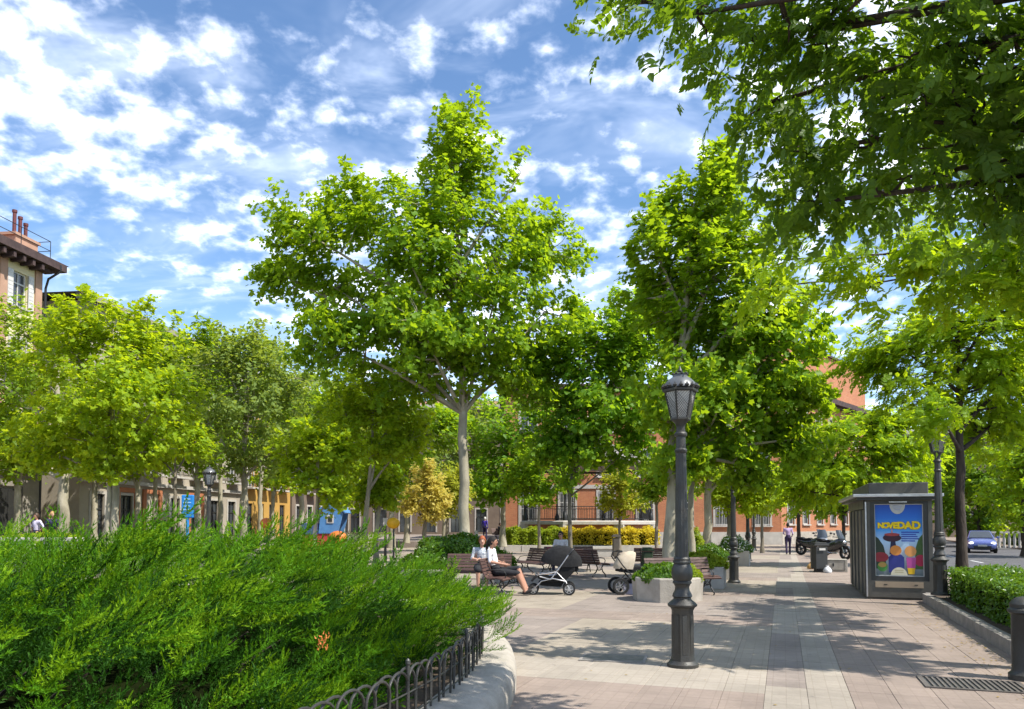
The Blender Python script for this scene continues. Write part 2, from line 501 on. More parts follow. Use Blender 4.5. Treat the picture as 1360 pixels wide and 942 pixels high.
# pavement bed (mortar) under the slabs, then farther paving as a sheet of tiles around it
pavement = sheet('pavement', stpoly((S0, T0), (S1, T0), (S1, T1), (S0, T1)), -0.014, M['mortar'])
pavement['label'] = 'paved square of rose and beige tiles'
def far_pave():
    mb = MB()
    def quad(s0, s1, t0, t1, k):
        mb.m = k
        mb.add([ST(s0, t0), ST(s1, t0), ST(s1, t1), ST(s0, t1)], [(3, 2, 1, 0)] if False else [(0, 1, 2, 3)])
    # strips beside and beyond
    quad(-30, S0, -70, T1, 0)
    quad(S0, S1, -70, T0, 0)
    quad(S0, S1, T1, 5.0, 0)
    quad(-30, S0, T1, 5.0, 0)
    # beyond: a chequer of tone panels
    s = S1
    cs = [(-70, -20.2)] + [(-20.2 + 4 * i, -16.2 + 4 * i) for i in range(5)] + [(-.2, .34), (.34, .62), (.62, 5.0)]
    n = 0
    while s < 110:
        s2 = s + 5.2
        for j, (a, b) in enumerate(cs):
            if j in (6, 7): k = 2 if (j == 7 or n % 2) else 3
            elif j == 8: k = 0
            else: k = 1 if (n + j) % 2 else 3
            quad(s, s2 - .9 if j < 6 else s2, a, b, k)
            if j < 6: quad(s2 - .9, s2, a, b, 0)
        s = s2; n += 1
    return mb.build('far_paving', PAVE, pavement, kind='stuff')
far_pave()
# slabs
def slab_mesh(k):
    mb = MB(); h = SL / 2 - .0014
    mb.add([(-h, -h, -.02), (h, -h, -.02), (h, h, -.02), (-h, h, -.02), (-h, -h, -.003), (h, -h, -.003), (h, h, -.003), (-h, h, -.003),
            (-h + .003, -h + .003, 0), (h - .003, -h + .003, 0), (h - .003, h - .003, 0), (-h + .003, h - .003, 0)],
           [(8, 9, 10, 11)] + [(a, (a + 1) % 4, 4 + (a + 1) % 4, 4 + a) for a in range(4)] + [(4 + a, 4 + (a + 1) % 4, 8 + (a + 1) % 4, 8 + a) for a in range(4)])
    return mb.mesh('paving_slab', PAVE[k])
slab_me = [slab_mesh(k) for k in range(4)]
cand = []
ns, ntt = int(round((S1 - S0) / SL)), int(round((T1 - T0) / SL))
for i in range(ns):
    for j in range(ntt):
        s, t = S0 + (i + .5) * SL, T0 + (j + .5) * SL
        p = ST(s, t)
        inside = (p.x + 10.23) ** 2 + (p.y - 8.2) ** 2 < 9.7 ** 2
        if inside: continue
        vis = p.y > 5.6 and -.04 * p.y - .9 < p.x < .70 * p.y + .3 and math.hypot(p.x + 10.23, p.y - 8.2) > 10.35
        hid = (s > 18.7 and s < 23 and t > 1.7)
        cand.append((p.y if vis and not hid else 999 + p.y, s, t))
cand.sort()
rs = random.Random(3)
stuffmb = MB()
h = SL / 2 - .0014
for n, (key, s, t) in enumerate(cand):
    k = pave_kind(s, t)
    p = ST(s, t, rs.uniform(-.0018, .0018))
    rx, ry = rs.uniform(-.002, .002), rs.uniform(-.002, .002)
    if n < 300:
        link_mesh('paving_slab', slab_me[k], pavement, p, (rx, ry, RZ_ST))
    else:
        stuffmb.m = k
        q = [ST(s + a, t + b) for a, b in ((-h, -h), (-h, h), (h, h), (h, -h))]
        zt = p.z
        stuffmb.add([(v.x, v.y, zt + (rx if i_ < 2 else -rx) * .2) for i_, v in enumerate(q)] + [(v.x, v.y, -.02) for v in q],
                    [(3, 2, 1, 0)] + [(a, (a + 1) % 4, 4 + (a + 1) % 4, 4 + a) for a in range(4)])
stuffmb.build('paving_field', PAVE, pavement, kind='stuff')

# road, kerbs, markings, far pavement
sheet('road', stpoly((-30, 5.25), (140, 5.25), (140, 15.5), (-30, 15.5)), -0.13, M['asphalt'])
road_kerb = MB()
kerb = thing('kerb', 'grey granite kerb along the road edge', 'kerb'); del kerb['category']; kerb['kind'] = 'structure'
kme = MB().box((0, 0, 0), (.98, .24, .26)).mesh('kerb_stone', M['granite'])
for i in range(90):
    link_mesh('kerb_stone', kme, kerb, ST(8 + i * 1.0, 5.13, -.118 + random.uniform(-.003, .003)), (0, 0, math.pi / 2 - PHI))
road_mark = MB()
for i in range(14):
    s = 10 + i * 6.0
    mk = MB()
    a = stpoly((s, 8.55), (s + 2.4, 8.55), (s + 2.4, 8.68), (s, 8.68))
    mk.add([(v.x, v.y, -.125) for v in a], [(0, 1, 2, 3)])
    b = mk.build('lane_dash', M['paint_white'], kind='structure')
a = stpoly((10, 5.6), (130, 5.6), (130, 5.72), (10, 5.72))
MB().add([(v.x, v.y, -.125) for v in a], [(0, 1, 2, 3)]).build('edge_line', M['paint_white'], kind='structure')
sheet('far_pavement', stpoly((-30, 15.5), (140, 15.5), (140, 40), (-30, 40)), 0.0, PAVE[0], thick=.15)
# raised walk along the left facades and behind the square
sheet('terrace', [(-70, 24), (-9.5, 24), (-9.5, 52.5), (-.5, 52.5), (-.5, 56.4), (-.5, 90), (-70, 120)], 0.42, PAVE[3], thick=.5)

# drain grating set in the paving, and an inspection cover
g = thing('drain_grating', 'dark ribbed drain grating set in the paving beside the hedge kerb', 'drain', ST(9.15, 1.85, .004), RZ_ST)
dusty = surf('dusty_iron', (.13, .115, .10), (.08, .07, .062), 9, .7)
MB().box((0, 0, -.004), (.98, .60, .008)).build('tray', M['iron'], g)
gb = MB().box((0, 0, .006), (.022, .56, .012)).mesh('bar', dusty)
for i in range(18): link_mesh('bar', gb, g, (-.45 + i * .053, 0, 0))
fr = MB()
for sx, sy, w, d in ((0, .29, .98, .03), (0, -.29, .98, .03), (.475, 0, .03, .55), (-.475, 0, .03, .55)): fr.box((sx, sy, .005), (w, d, .014))
fr.build('frame', dusty, g)
mc = thing('inspection_cover', 'grey metal inspection cover in the paving left of the lamp post', 'cover', G(815, 874, .004), RZ_ST + .1)
MB().box((0, 0, .002), (.74, .46, .010)).build('plate', surf('worn_steel', (.20, .19, .18), (.13, .125, .12), 8, .5, .3, .3, 60), mc, bev=.004)
rm = MB()
for sx, sy, w, d in ((0, .25, .82, .04), (0, -.25, .82, .04), (.39, 0, .04, .46), (-.39, 0, .04, .46)): rm.box((sx, sy, .001), (w, d, .010))
rm.build('rim', M['granite'], mc)
# ================================================================== BUILDINGS
M['cream'] = surf('cream_render', (0.66, 0.58, 0.36), (0.56, 0.48, 0.30), .9, .9, bump=.2, bscale=20)
M['pinkpil'] = surf('pink_render', (0.42, 0.255, 0.175), (0.34, 0.205, 0.14), 1.4, .9, bump=.2, bscale=20)
M['greystone'] = surf('grey_stone_front', (0.281, 0.254, 0.211), (0.195, 0.176, 0.148), 1.2, .9, bump=.4, bscale=14)
M['ochre'] = surf('ochre_render', (0.46, 0.27, 0.060), (0.37, 0.215, 0.050), 1.1, .9, bump=.2, bscale=20)
M['terra'] = surf('terracotta_render', (0.390, 0.148, 0.066), (0.312, 0.117, 0.055), 1.1, .9, bump=.2, bscale=20)
M['taupe'] = surf('taupe_render', (0.187, 0.144, 0.105), (0.133, 0.101, 0.078), .8, .9, bump=.3, bscale=14)
M['greige'] = surf('greige_render', (0.390, 0.343, 0.273), (0.312, 0.273, 0.218), .8, .9, bump=.2, bscale=14)
M['whitepaint'] = surf('white_paint', (0.562, 0.546, 0.515), (0.468, 0.452, 0.429), 4, .6)
M['darkwood'] = surf('dark_eave_wood', (0.075, 0.045, 0.040), (0.040, 0.025, 0.024), 3, .8, bump=.3)
M['rooftile'] = surf('roof_tile', (0.34, 0.15, 0.10), (0.24, 0.11, 0.075), 3, .9, bump=.8, bscale=10)
M['slate'] = surf('grey_roof', (0.22, 0.20, 0.19), (0.15, 0.14, 0.135), 3, .8, bump=.5, bscale=10)
M['darkdoor'] = surf('dark_door', (0.030, 0.030, 0.028), (0.018, 0.018, 0.017), 4, .5)
M['redpipe'] = surf('red_flue', (0.13, 0.030, 0.030), (0.08, 0.02, 0.02), 6, .6)
def brickmat():
    m, nt, out = newmat('red_brick')
    tcn = nd(nt, 'ShaderNodeTexCoord').outputs['Object']
    sp = nd(nt, 'ShaderNodeSeparateXYZ', {0: tcn})
    ad = nd(nt, 'ShaderNodeMath', {0: sp.outputs[0], 1: sp.outputs[1]}, operation='ADD').outputs[0]
    cb = nd(nt, 'ShaderNodeCombineXYZ', {0: ad, 1: sp.outputs[2]}).outputs[0]
    br = nd(nt, 'ShaderNodeTexBrick', {'Vector': cb, 'Scale': 1.0, 'Brick Width': .26, 'Row Height': .075, 'Mortar Size': .008,
        'Color1': (.46, .165, .062, 1), 'Color2': (.37, .118, .046, 1), 'Mortar': (.38, .27, .18, 1)})
    nz = nd(nt, 'ShaderNodeTexNoise', {'Vector': tcn, 'Scale': .6, 'Detail': 6.0}).outputs['Fac']
    col = mixrgb(nt, maprange(nt, nz, .35, .7, 0, .45), br.outputs['Color'], (.30, .105, .05))
    p = nd(nt, 'ShaderNodeBsdfPrincipled', {'Base Color': col, 'Roughness': .9})
    bp = nd(nt, 'ShaderNodeBump', {'Height': br.outputs['Fac'], 'Strength': .5, 'Distance': .01}, invert=True)
    nt.links.new(bp.outputs[0], p.inputs['Normal']); nt.links.new(p.outputs[0], out.inputs[0])
    return m
M['brick'] = brickmat()
_win = {}
def win_meshes(w, h, kind):
    k = (round(w, 2), round(h, 2), kind)
    if k in _win: return _win[k]
    f = MB(); t_ = .07
    for x in (-w / 2 + t_ / 2, w / 2 - t_ / 2): f.box((x, .13, h / 2), (t_, .07, h))
    if kind != 'french': f.box((0, .13, h / 2), (.05, .06, h - .002))
    else: f.box((0, .13, h / 2), (.07, .06, h - .002))
    for z in (t_ / 2, h - t_ / 2, h * .68): f.box((0, .131, z), (w - 2 * t_, .066, t_))
    pane = MB(); pane.box((0, .16, h / 2), (w - .05, .02, h - .05))
    trim = MB(); e = .16
    for x in (-w / 2 - e / 2, w / 2 + e / 2): trim.box((x, -.022, h / 2 + e / 2 - .002), (e, .05, h + e))
    trim.box((0, -.022, h + e / 2), (w, .048, e))
    sill = MB(); sill.box((0, -.06, -.05), (w + .42, .16, .098))
    sh = MB()
    sh.box((0, -.075, h / 2), (.34, .045, h))
    for q in range(8): sh.box((0, -.10, (q + .7) * h / 8.6), (.28, .016, .05))
    bal = MB(); bw = w + .7
    bal.box((0, -.34, -.07), (bw, .66, .13))
    rl = MB()
    rl.box((0, -.64, .95), (bw, .04, .04)); rl.box((0, -.64, .10), (bw, .03, .03))
    for sg in (-1, 1):
        rl.box((sg * (bw / 2 - .02), -.33, .95), (.04, .58, .04)); rl.box((sg * (bw / 2 - .02), -.33, .10), (.03, .58, .03))
    n = int(bw / .12)
    for i in range(n + 1): rl.box((-bw / 2 + .02 + (bw - .04) * i / n, -.64, .52), (.018, .018, .82))
    r = dict(frame=f.mesh('frame', M['whitepaint']), dframe=f.mesh('frame', M['darkdoor']), pane=pane.mesh('pane', M['glass']), trim=trim.mesh('window_surround', M['white_stone']), sill=sill.mesh('sill', M['white_stone']),
             shutter=sh.mesh('shutters', M['whitepaint']), balcony=bal.mesh('balcony', M['white_stone']), railing=rl.mesh('railing', M['iron_dark']))
    grl = MB()
    for i in range(int(w / .13)): grl.box((-w / 2 + .08 + i * .13, -.05, h / 2), (.022, .022, h + .1))
    for z in (.1, h * .5, h - .1): grl.box((0, -.05, z), (w + .1, .018, .04))
    r['grille'] = grl.mesh('grille', M['whitepaint'])
    _win[k] = r
    return r
def facade_wall(mb, L, H, wins, z0=0.0, rv=.20):
    xs = sorted({0.0, L} | {q for w in wins for q in (w[0] - w[2] / 2, w[0] + w[2] / 2) if 0 < q < L})
    zs = sorted({z0, H} | {q for w in wins for q in (w[1], w[1] + w[3]) if z0 < q < H})
    for i in range(len(xs) - 1):
        for j in range(len(zs) - 1):
            xm, zm = (xs[i] + xs[i + 1]) / 2, (zs[j] + zs[j + 1]) / 2
            if any(abs(xm - w[0]) < w[2] / 2 and w[1] < zm < w[1] + w[3] for w in wins): continue
            mb.add([(xs[i], 0, zs[j]), (xs[i + 1], 0, zs[j]), (xs[i + 1], 0, zs[j + 1]), (xs[i], 0, zs[j + 1])], [(0, 1, 2, 3)])
    for w in wins:
        a, b, c, d = w[0] - w[2] / 2, w[0] + w[2] / 2, w[1], w[1] + w[3]
        mb.add([(a, 0, c), (b, 0, c), (b, 0, d), (a, 0, d), (a, rv, c), (b, rv, c), (b, rv, d), (a, rv, d)],
               [(0, 4, 5, 1), (1, 5, 6, 2), (2, 6, 7, 3), (3, 7, 4, 0), (4, 7, 6, 5)])
def building(name, label, p0, ang, L, H, depth, wallmat, wins, roofmat='rooftile', eave=.5, roof_h=2.4, cornice='white_stone', corn_h=.35, group=None, cat='building', brackets=0, hip=True):
    """facade at local y=0 looking toward -y; wins: (x, z, w, h, options)"""
    t = thing(name, label, cat, p0, ang, group)
    mb = MB()
    facade_wall(mb, L, H, wins)
    mb.add([(0, 0, 0), (L, 0, 0), (L, depth, 0), (0, depth, 0), (0, 0, H), (L, 0, H), (L, depth, H), (0, depth, H)], [(1, 2, 6, 5), (2, 3, 7, 6), (3, 0, 4, 7)])
    mb.build('wall', M[wallmat], t)
    for w in wins:
        ms = win_meshes(w[2], w[3], 'french' if 'b' in w[4] else 'plain')
        wf = link_mesh('window', ms['frame' if w[1] > 1 else 'dframe'], t, (w[0], 0, w[1]))
        link_mesh('pane', ms['pane'], wf)
        if 't' in w[4]: link_mesh('window_surround', ms['trim'], t, (w[0], 0, w[1]))
        if 's' in w[4]: link_mesh('sill', ms['sill'], t, (w[0], 0, w[1]))
        if 'h' in w[4]:
            for sg in (-1, 1): link_mesh('shutter', ms['shutter'], t, (w[0] + sg * (w[2] / 2 + .20), 0, w[1]))
        if 'g' in w[4]: link_mesh('grille', ms['grille'], t, (w[0], 0, w[1]))
        if 'b' in w[4]:
            bl = link_mesh('balcony', ms['balcony'], t, (w[0], 0, w[1])); link_mesh('railing', ms['railing'], bl)
    mb = MB()
    mb.box((L / 2, -eave / 2 + .1, H + corn_h / 2 - .02), (L + 2 * eave * .8, eave + .2, corn_h))
    mb.box((L / 2, -eave * .25, H - .12), (L + .3, eave * .5, .22))
    cn = mb.build('cornice', M[cornice], t)
    if brackets:
        bm = MB().box((0, -eave / 2, H - .02), (.16, eave * .86, .26)).mesh('bracket', M[cornice])
        for i in range(int(L / brackets)): link_mesh('bracket', bm, cn, (.2 + i * brackets, .02, -.20))
    mb = MB(); e = eave; z = H + corn_h - .02; rd_ = depth * .45
    hx = rd_ if hip else 0
    mb.add([(-e, -e, z), (L + e, -e, z), (L + e, depth + e, z), (-e, depth + e, z), (hx, rd_, z + roof_h), (L - hx, rd_, z + roof_h), (L - hx, depth - rd_, z + roof_h), (hx, depth - rd_, z + roof_h)],
           [(0, 1, 5, 4), (1, 2, 6, 5), (2, 3, 7, 6), (3, 0, 4, 7), (4, 5, 6, 7), (3, 2, 1, 0)])
    mb.build('roof', M[roofmat], t)
    return t
def rows(L, bay, x0, zs, w, h, opt, skip=()):
    out = []; x = x0; k = 0
    while x < L - .6:
        if k not in skip:
            for z in zs: out.append((x, z, w, h, opt))
        x += bay; k += 1
    return out
ALF = math.atan2(1, .12)
def LF(d, z=.42): return Vector((-24 + .12 * (d - 39.7), d, z))
# corner building
L1 = 16.0
p0 = LF(39.0) + Vector((-.55, 0, 0)) - Vector((math.cos(ALF), math.sin(ALF), 0)) * L1
w1 = [(L1 - 1.55 - 2.3 * i, 12.15, .95, 1.75, 'hs') for i in range(6)] + [(L1 - 1.55 - 2.3 * i, z, 1.0, 2.3, 'tb') for i in range(6) for z in (4.5, 8.2)]
w1 += [(L1 - 5.2, .35, 1.0, 2.6, 't'), (L1 - 8.7, .3, 1.1, 2.7, 't'), (L1 - 11.2, .3, 1.1, 2.7, 't')]
b1 = building('corner_building', 'cream corner building with pink pilasters, dark bracketed eave and roof railing', p0, ALF, L1, 14.6, 11, 'cream', w1, 'rooftile', .85, .9, 'darkwood', .40, brackets=.62)
mb = MB()
for i in range(8):
    mb = MB(); x = L1 - .32 - 2.3 * i
    if x < .4: break
    mb.box((x, -.03, 9.2), (.46, .08, 10.6)); mb.build('pilaster', M['pinkpil'], b1)
mb = MB(); mb.box((L1 / 2, -.05, 1.95), (L1 + .1, .16, 3.7))
# ground floor stone front with a deep doorway
gf = MB()
dw = L1 - 2.0
facade_wall(gf, L1, 3.75, [(dw, 0.02, 1.9, 3.1, ''), (L1 - 5.2, .35, 1.0, 2.6, ''), (L1 - 8.7, .3, 1.1, 2.7, ''), (L1 - 11.2, .3, 1.1, 2.7, '')], 0.0, .10)
go = gf.build('ground_floor_front', M['greystone'], b1, loc=(0, -.12, 0))
mb = MB(); mb.box((L1 / 2, -.16, 3.86), (L1 + .1, .36, .2)); mb.build('string_course', M['greystone'], b1)
mb = MB(); mb.box((dw, -.06, 1.5), (1.8, .06, 2.96)); mb.box((dw, -.10, 1.5), (.05, .03, 2.9)); mb.build('door', M['darkdoor'], b1)
mb = MB()
mb.lathe([(.42, 0), (.44, .03), (.36, .05)], 24)
pl = mb.build('oval_plaque', M['darkdoor'], b1, smooth=40, loc=(dw - 1.55, -.13, 1.75), rot=(math.pi / 2, 0, 0)); pl.scale = (.85, 1.9, 1)
ch = MB(); ch.box((L1 - .9, .6, 15.3), (1.5, .8, 1.1)); ch.box((L1 - .9, .6, 15.9), (1.7, .96, .14)); cho = ch.build('chimney', M['pinkpil'], b1)
for i in range(3):
    mb = MB(); mb.lathe([(.09, 0), (.09, 1.15 - .2 * i), (.12, 1.17 - .2 * i), (.12, 1.3 - .2 * i)], 10)
    mb.build('flue', M['redpipe'], cho, smooth=40, loc=(L1 - 1.3 + .38 * i, .6, 15.95))
mb = MB()
for z in (.55, 1.05): mb.tube([(0, -.4, 15.0 + z), (L1, -.4, 15.0 + z), (L1, 4, 15 + z)], .02, 5)
for i in range(9): mb.tube([(L1 - i * 2.0, -.4, 15.0), (L1 - i * 2.0, -.4, 16.05)], .02, 5)
mb.build('roof_railing', M['iron_dark'], b1)
mb = MB(); mb.tube([(L1 + .2, -.85, 14.85), (L1 + .2, -.85, 14.5), (L1 + .1, -.25, 14.1), (L1 + .08, -.12, 13.6), (L1 + .08, -.12, 0)], .06, 8); mb.build('drainpipe', M['iron_dark'], b1, smooth=50)

# facade row beyond the side street
L2 = 18.7
w2 = rows(L2, 2.6, 1.5, (4.4, 8.0), 1.05, 2.35, 'tb') + rows(L2, 2.6, 1.5, (11.6,), 1.0, 1.7, 'ts') + rows(L2, 2.6, 1.5, (.25,), 1.15, 2.7, 't', skip=(2,))
b2 = building('apartment_block', 'greige block with terracotta ground floor panels behind the blue pole sign', LF(41.4), ALF, L2, 13.7, 10, 'greige', w2, 'slate', .55, 1.1, 'greystone', .35)
for x0, x1, mt in ((3.2, 5.0, 'terra'), (5.8, 7.6, 'terra'), (11.0, 12.8, 'terra')):
    mb = MB(); xc = 1.5 + round(((x0 + x1) / 2 - 1.5) / 2.6) * 2.6
    for sg in (-1, 1): mb.box((xc + sg * .86, -.05, 1.75), (.34, .10, 3.3))
    mb.box((xc, -.05, 3.28), (1.38, .10, .28)); mb.build('shopfront_surround', M[mt], b2)
mb = MB(); mb.box((L2 / 2, -.1, 3.7), (L2, .26, .22)); mb.build('string_course', M['white_stone'], b2)
L3 = 9.0
w3 = rows(L3, 2.1, 1.0, (4.2, 7.6), 1.0, 2.3, 'tb') + rows(L3, 2.1, 1.0, (11.0,), 1.0, 1.7, 'ts') + rows(L3, 2.1, 1.0, (.2,), 1.05, 2.7, '')
building('yellow_house', 'ochre yellow house with dark tall doors and iron balconies', LF(60.4), ALF, L3, 13.4, 10, 'ochre', w3, 'rooftile', .55, 1.2)
L4 = 22.0
w4 = rows(L4, 2.7, 1.5, (4.2, 7.7, 11.0), 1.05, 2.2, 'tb') + rows(L4, 2.7, 1.5, (.2,), 1.15, 2.7, 't')
building('apartment_block', 'taupe brown block beyond the yellow house and the playhouse', LF(69.8), ALF, L4, 14.0, 10, 'taupe', w4, 'rooftile', .55, 1.2)
L5 = 26.0
w5 = rows(L5, 2.9, 1.6, (4.3, 7.9, 11.3), 1.05, 2.1, 'ts') + rows(L5, 2.9, 1.6, (.25,), 1.2, 2.6, 't')
building('apartment_block', 'long brown block closing the back of the square behind the trees', (-22.5, 86, .42), 0, L5, 14.5, 10, 'taupe', w5, 'rooftile', .5, 1.2)
# red brick institution
cxr, cyr = 21.4, 60.0
L6 = 22.0
w6 = rows(L6, 3.1, 1.9, (1.5,), 1.25, 2.7, 'tsg') + rows(L6, 3.1, 1.9, (5.4, 9.0), 1.25, 2.1, 'ts')
b6 = building('brick_building', 'red brick building with white plinth and grilled windows behind the bandstand', (cxr - L6, cyr, 0), 0, L6, 12.4, 14, 'brick', w6, 'slate', .55, .8, 'darkwood', .4, hip=False)
mb = MB(); mb.box((L6 / 2, -.04, .5), (L6 + .1, .12, 1.0)); mb.build('plinth', M['white_stone'], b6)
mb = MB(); mb.box((L6 / 2, -.03, 4.6), (L6, .1, .3)); mb.build('string_course', M['white_stone'], b6)
ang7 = math.atan2(.73, .68)
L7 = 26.0
w7 = rows(L7, 3.1, 1.9, (1.6,), 1.25, 2.5, 'ts') + rows(L7, 3.1, 1.9, (5.4, 9.0), 1.25, 2.1, 'ts')
b7 = building('brick_building', 'red brick wing with tall attic wall and dark cornice along the street', (cxr + .05, cyr + .05, 0), ang7, L7, 12.4, 9, 'brick', w7, 'slate', .7, .5, 'darkwood', .45, hip=False)
mb = MB(); mb.box((L7 / 2, -.04, .5), (L7 + .1, .12, 1.0)); mb.build('plinth', M['concrete'], b7)
mb = MB(); mb.box((L7 / 2 + 1, 4.4, 15.2), (L7 - 3, 5.6, 5.0)); mb.build('attic_storey', M['brick'], b7)
mb = MB()
mb.box((L7 / 2 + 1, 4.4, 17.8), (L7 - 2.6, 6.0, .2)); mb.build('attic_coping', M['darkwood'], b7)
mb = MB(); mb.box((9.5, 2.6, 18.15), (1.1, .9, .55)); mb.build('roof_vent', M['slate'], b7)
L8 = 46
w8 = rows(L8, 3.2, 1.8, (1.2, 4.8, 8.4), 1.2, 2.0, 'ts')
building('apartment_block', 'brown block beyond the trees across the road', (44, 92, 0), R(-6), L8, 12.5, 10, 'taupe', w8, 'slate', .5, 1.0)

# ------------------------------------------------------------------ bandstand
gz = thing('bandstand', 'iron bandstand with brick and stone platform behind the yellow hedge', 'bandstand', GX(778, 51.5), 0)
GRr = 4.7
M['bandroof'] = surf('zinc_roof', (0.30, 0.27, 0.24), (0.20, 0.18, 0.165), 2, .6, .2)
mb = MB(); mb.lathe([(GRr - .15, 0), (GRr - .15, 1.62)], 8, a0=math.pi / 8); mb.build('platform_brick', M['brick'], gz)
mb = MB(); mb.lathe([(GRr + .12, 1.62), (GRr + .12, 1.80), (GRr, 1.86), (.05, 1.86)], 8, a0=math.pi / 8); mb.build('platform_rim', M['white_stone'], gz)
for k in range(8):
    a = math.pi / 8 + k * math.pi / 4; a2 = a + math.pi / 4
    c = Vector((math.cos(a), math.sin(a), 0)) * (GRr - .22); c2 = Vector((math.cos(a2), math.sin(a2), 0)) * (GRr - .22)
    mb = MB(); mb.lathe([(.42, 0), (.42, 1.61)], 4, c=(c.x * 1.0, c.y * 1.0, 0), a0=a); mb.build('corner_pier', M['white_stone'], gz)
    mb = MB(); mb.lathe([(.16, 1.87), (.16, 2.2), (.10, 2.3), (.07, 2.5), (.06, 5.0), (.09, 5.1), (.13, 5.3), (.13, 5.6)], 10, c=tuple(c)); mb.build('post', M['iron_dark'], gz, smooth=40)
    mb = MB()
    for z in (1.98, 2.75): mb.bar(c + Vector((0, 0, z)), c2 + Vector((0, 0, z)), .05)
    n = 20
    for i in range(1, n): 
        q = c.lerp(c2, i / n); mb.bar(q + Vector((0, 0, 1.98)), q + Vector((0, 0, 2.75)), .022)
    mb.build('railing', M['iron_dark'], gz)
    # lace bracket under the eave
    mb = MB()
    for sgn, f0 in ((1, c), (-1, c2)):
        d = (c2 - c).normalized() * sgn
        mb.tube([f0 + Vector((0, 0, 4.4)), f0 + d * .25 + Vector((0, 0, 4.95)), f0 + d * .9 + Vector((0, 0, 5.35))], .035, 5)
    mb.bar(c + Vector((0, 0, 5.42)), c2 + Vector((0, 0, 5.42)), .09, .16)
    mb.build('eave_bracket', M['iron_dark'], gz)
mb = MB(); mb.lathe([(GRr + .75, 5.58), (GRr + .78, 5.74), (3.0, 6.5), (1.4, 7.3), (1.3, 7.9), (1.6, 8.0), (.7, 8.5), (.06, 9.2), (.04, 9.8)], 8, a0=math.pi / 8); mb.build('roof', M['bandroof'], gz)
# steps gate lamp on rail
# ================================================================== TREES
def star_leaf():
    """five-lobed plane leaf, folded a little along its midrib"""
    V = np.array([(0, 0, 0), (.52, .06, .14), (.24, .34, .04), (.46, .64, .08), (0, 1, -.08), (-.46, .64, .08), (-.24, .34, .04), (-.52, .06, .14)])
    return V, np.array([(0, 1, 2), (0, 2, 6), (0, 6, 7), (2, 3, 4), (2, 4, 6), (4, 5, 6)])
def simple_leaf():
    V = np.array([(0, 0, 0), (.32, .42, .10), (0, 1, -.05), (-.32, .42, .10)])
    return V, np.array([(0, 1, 2), (0, 2, 3)])
def lobed_small():
    V = np.array([(0, 0, 0), (.48, .22, .1), (.22, .46, .04), (.30, .78, .05), (0, 1, -.06), (-.30, .78, .05), (-.22, .46, .04), (-.48, .22, .1)])
    return V, np.array([(0, 1, 2), (0, 2, 6), (0, 6, 7), (2, 3, 4), (2, 4, 6), (4, 5, 6)])
def pinnate(pairs, near=True, seed=0, lw=.30, ll=.34):
    r = np.random.default_rng(seed)
    V, T = [], []
    def leaflet(b, ang, s, dz):
        o = len(V)
        ca, sa = math.cos(ang), math.sin(ang)
        pr = [(0, 0), (.30, lw), (.66, lw * .72), (1, 0), (.66, -lw * .72), (.30, -lw)] if near else [(0, 0), (.4, lw), (1, 0), (.4, -lw)]
        for x, y in pr:
            x *= s; y *= s
            V.append((b[0] + x * ca - y * sa, b[1] + x * sa + y * ca, b[2] + dz * x + .25 * abs(y) - .3 * x * x))
        for k in range(1, len(pr) - 1): T.append((o, o + k, o + k + 1))
    for i in range(pairs):
        u = .16 + .74 * i / pairs
        z = -.22 * u * u
        for sg in (-1, 1):
            leaflet((u, 0, z), sg * R(r.uniform(42, 68)), ll * r.uniform(.85, 1.1) * (1 - .25 * abs(u - .5)), r.uniform(-.4, .15))
    leaflet((.93, 0, -.2), 0, ll, -.3)
    o = len(V)
    V.extend([(0, -.008, 0), (0, .008, 0), (.95, .004, -.2), (.95, -.004, -.2)])
    T.extend([(o, o + 1, o + 2), (o, o + 2, o + 3)])
    V = np.array(V)[:, [1, 0, 2]]
    return V, np.array(T)
LEAF = {'star': star_leaf(), 'simple': simple_leaf(), 'small': lobed_small(), 'ash': pinnate(5, True, 1), 'robinia': pinnate(4, False, 2, .36, .36)}

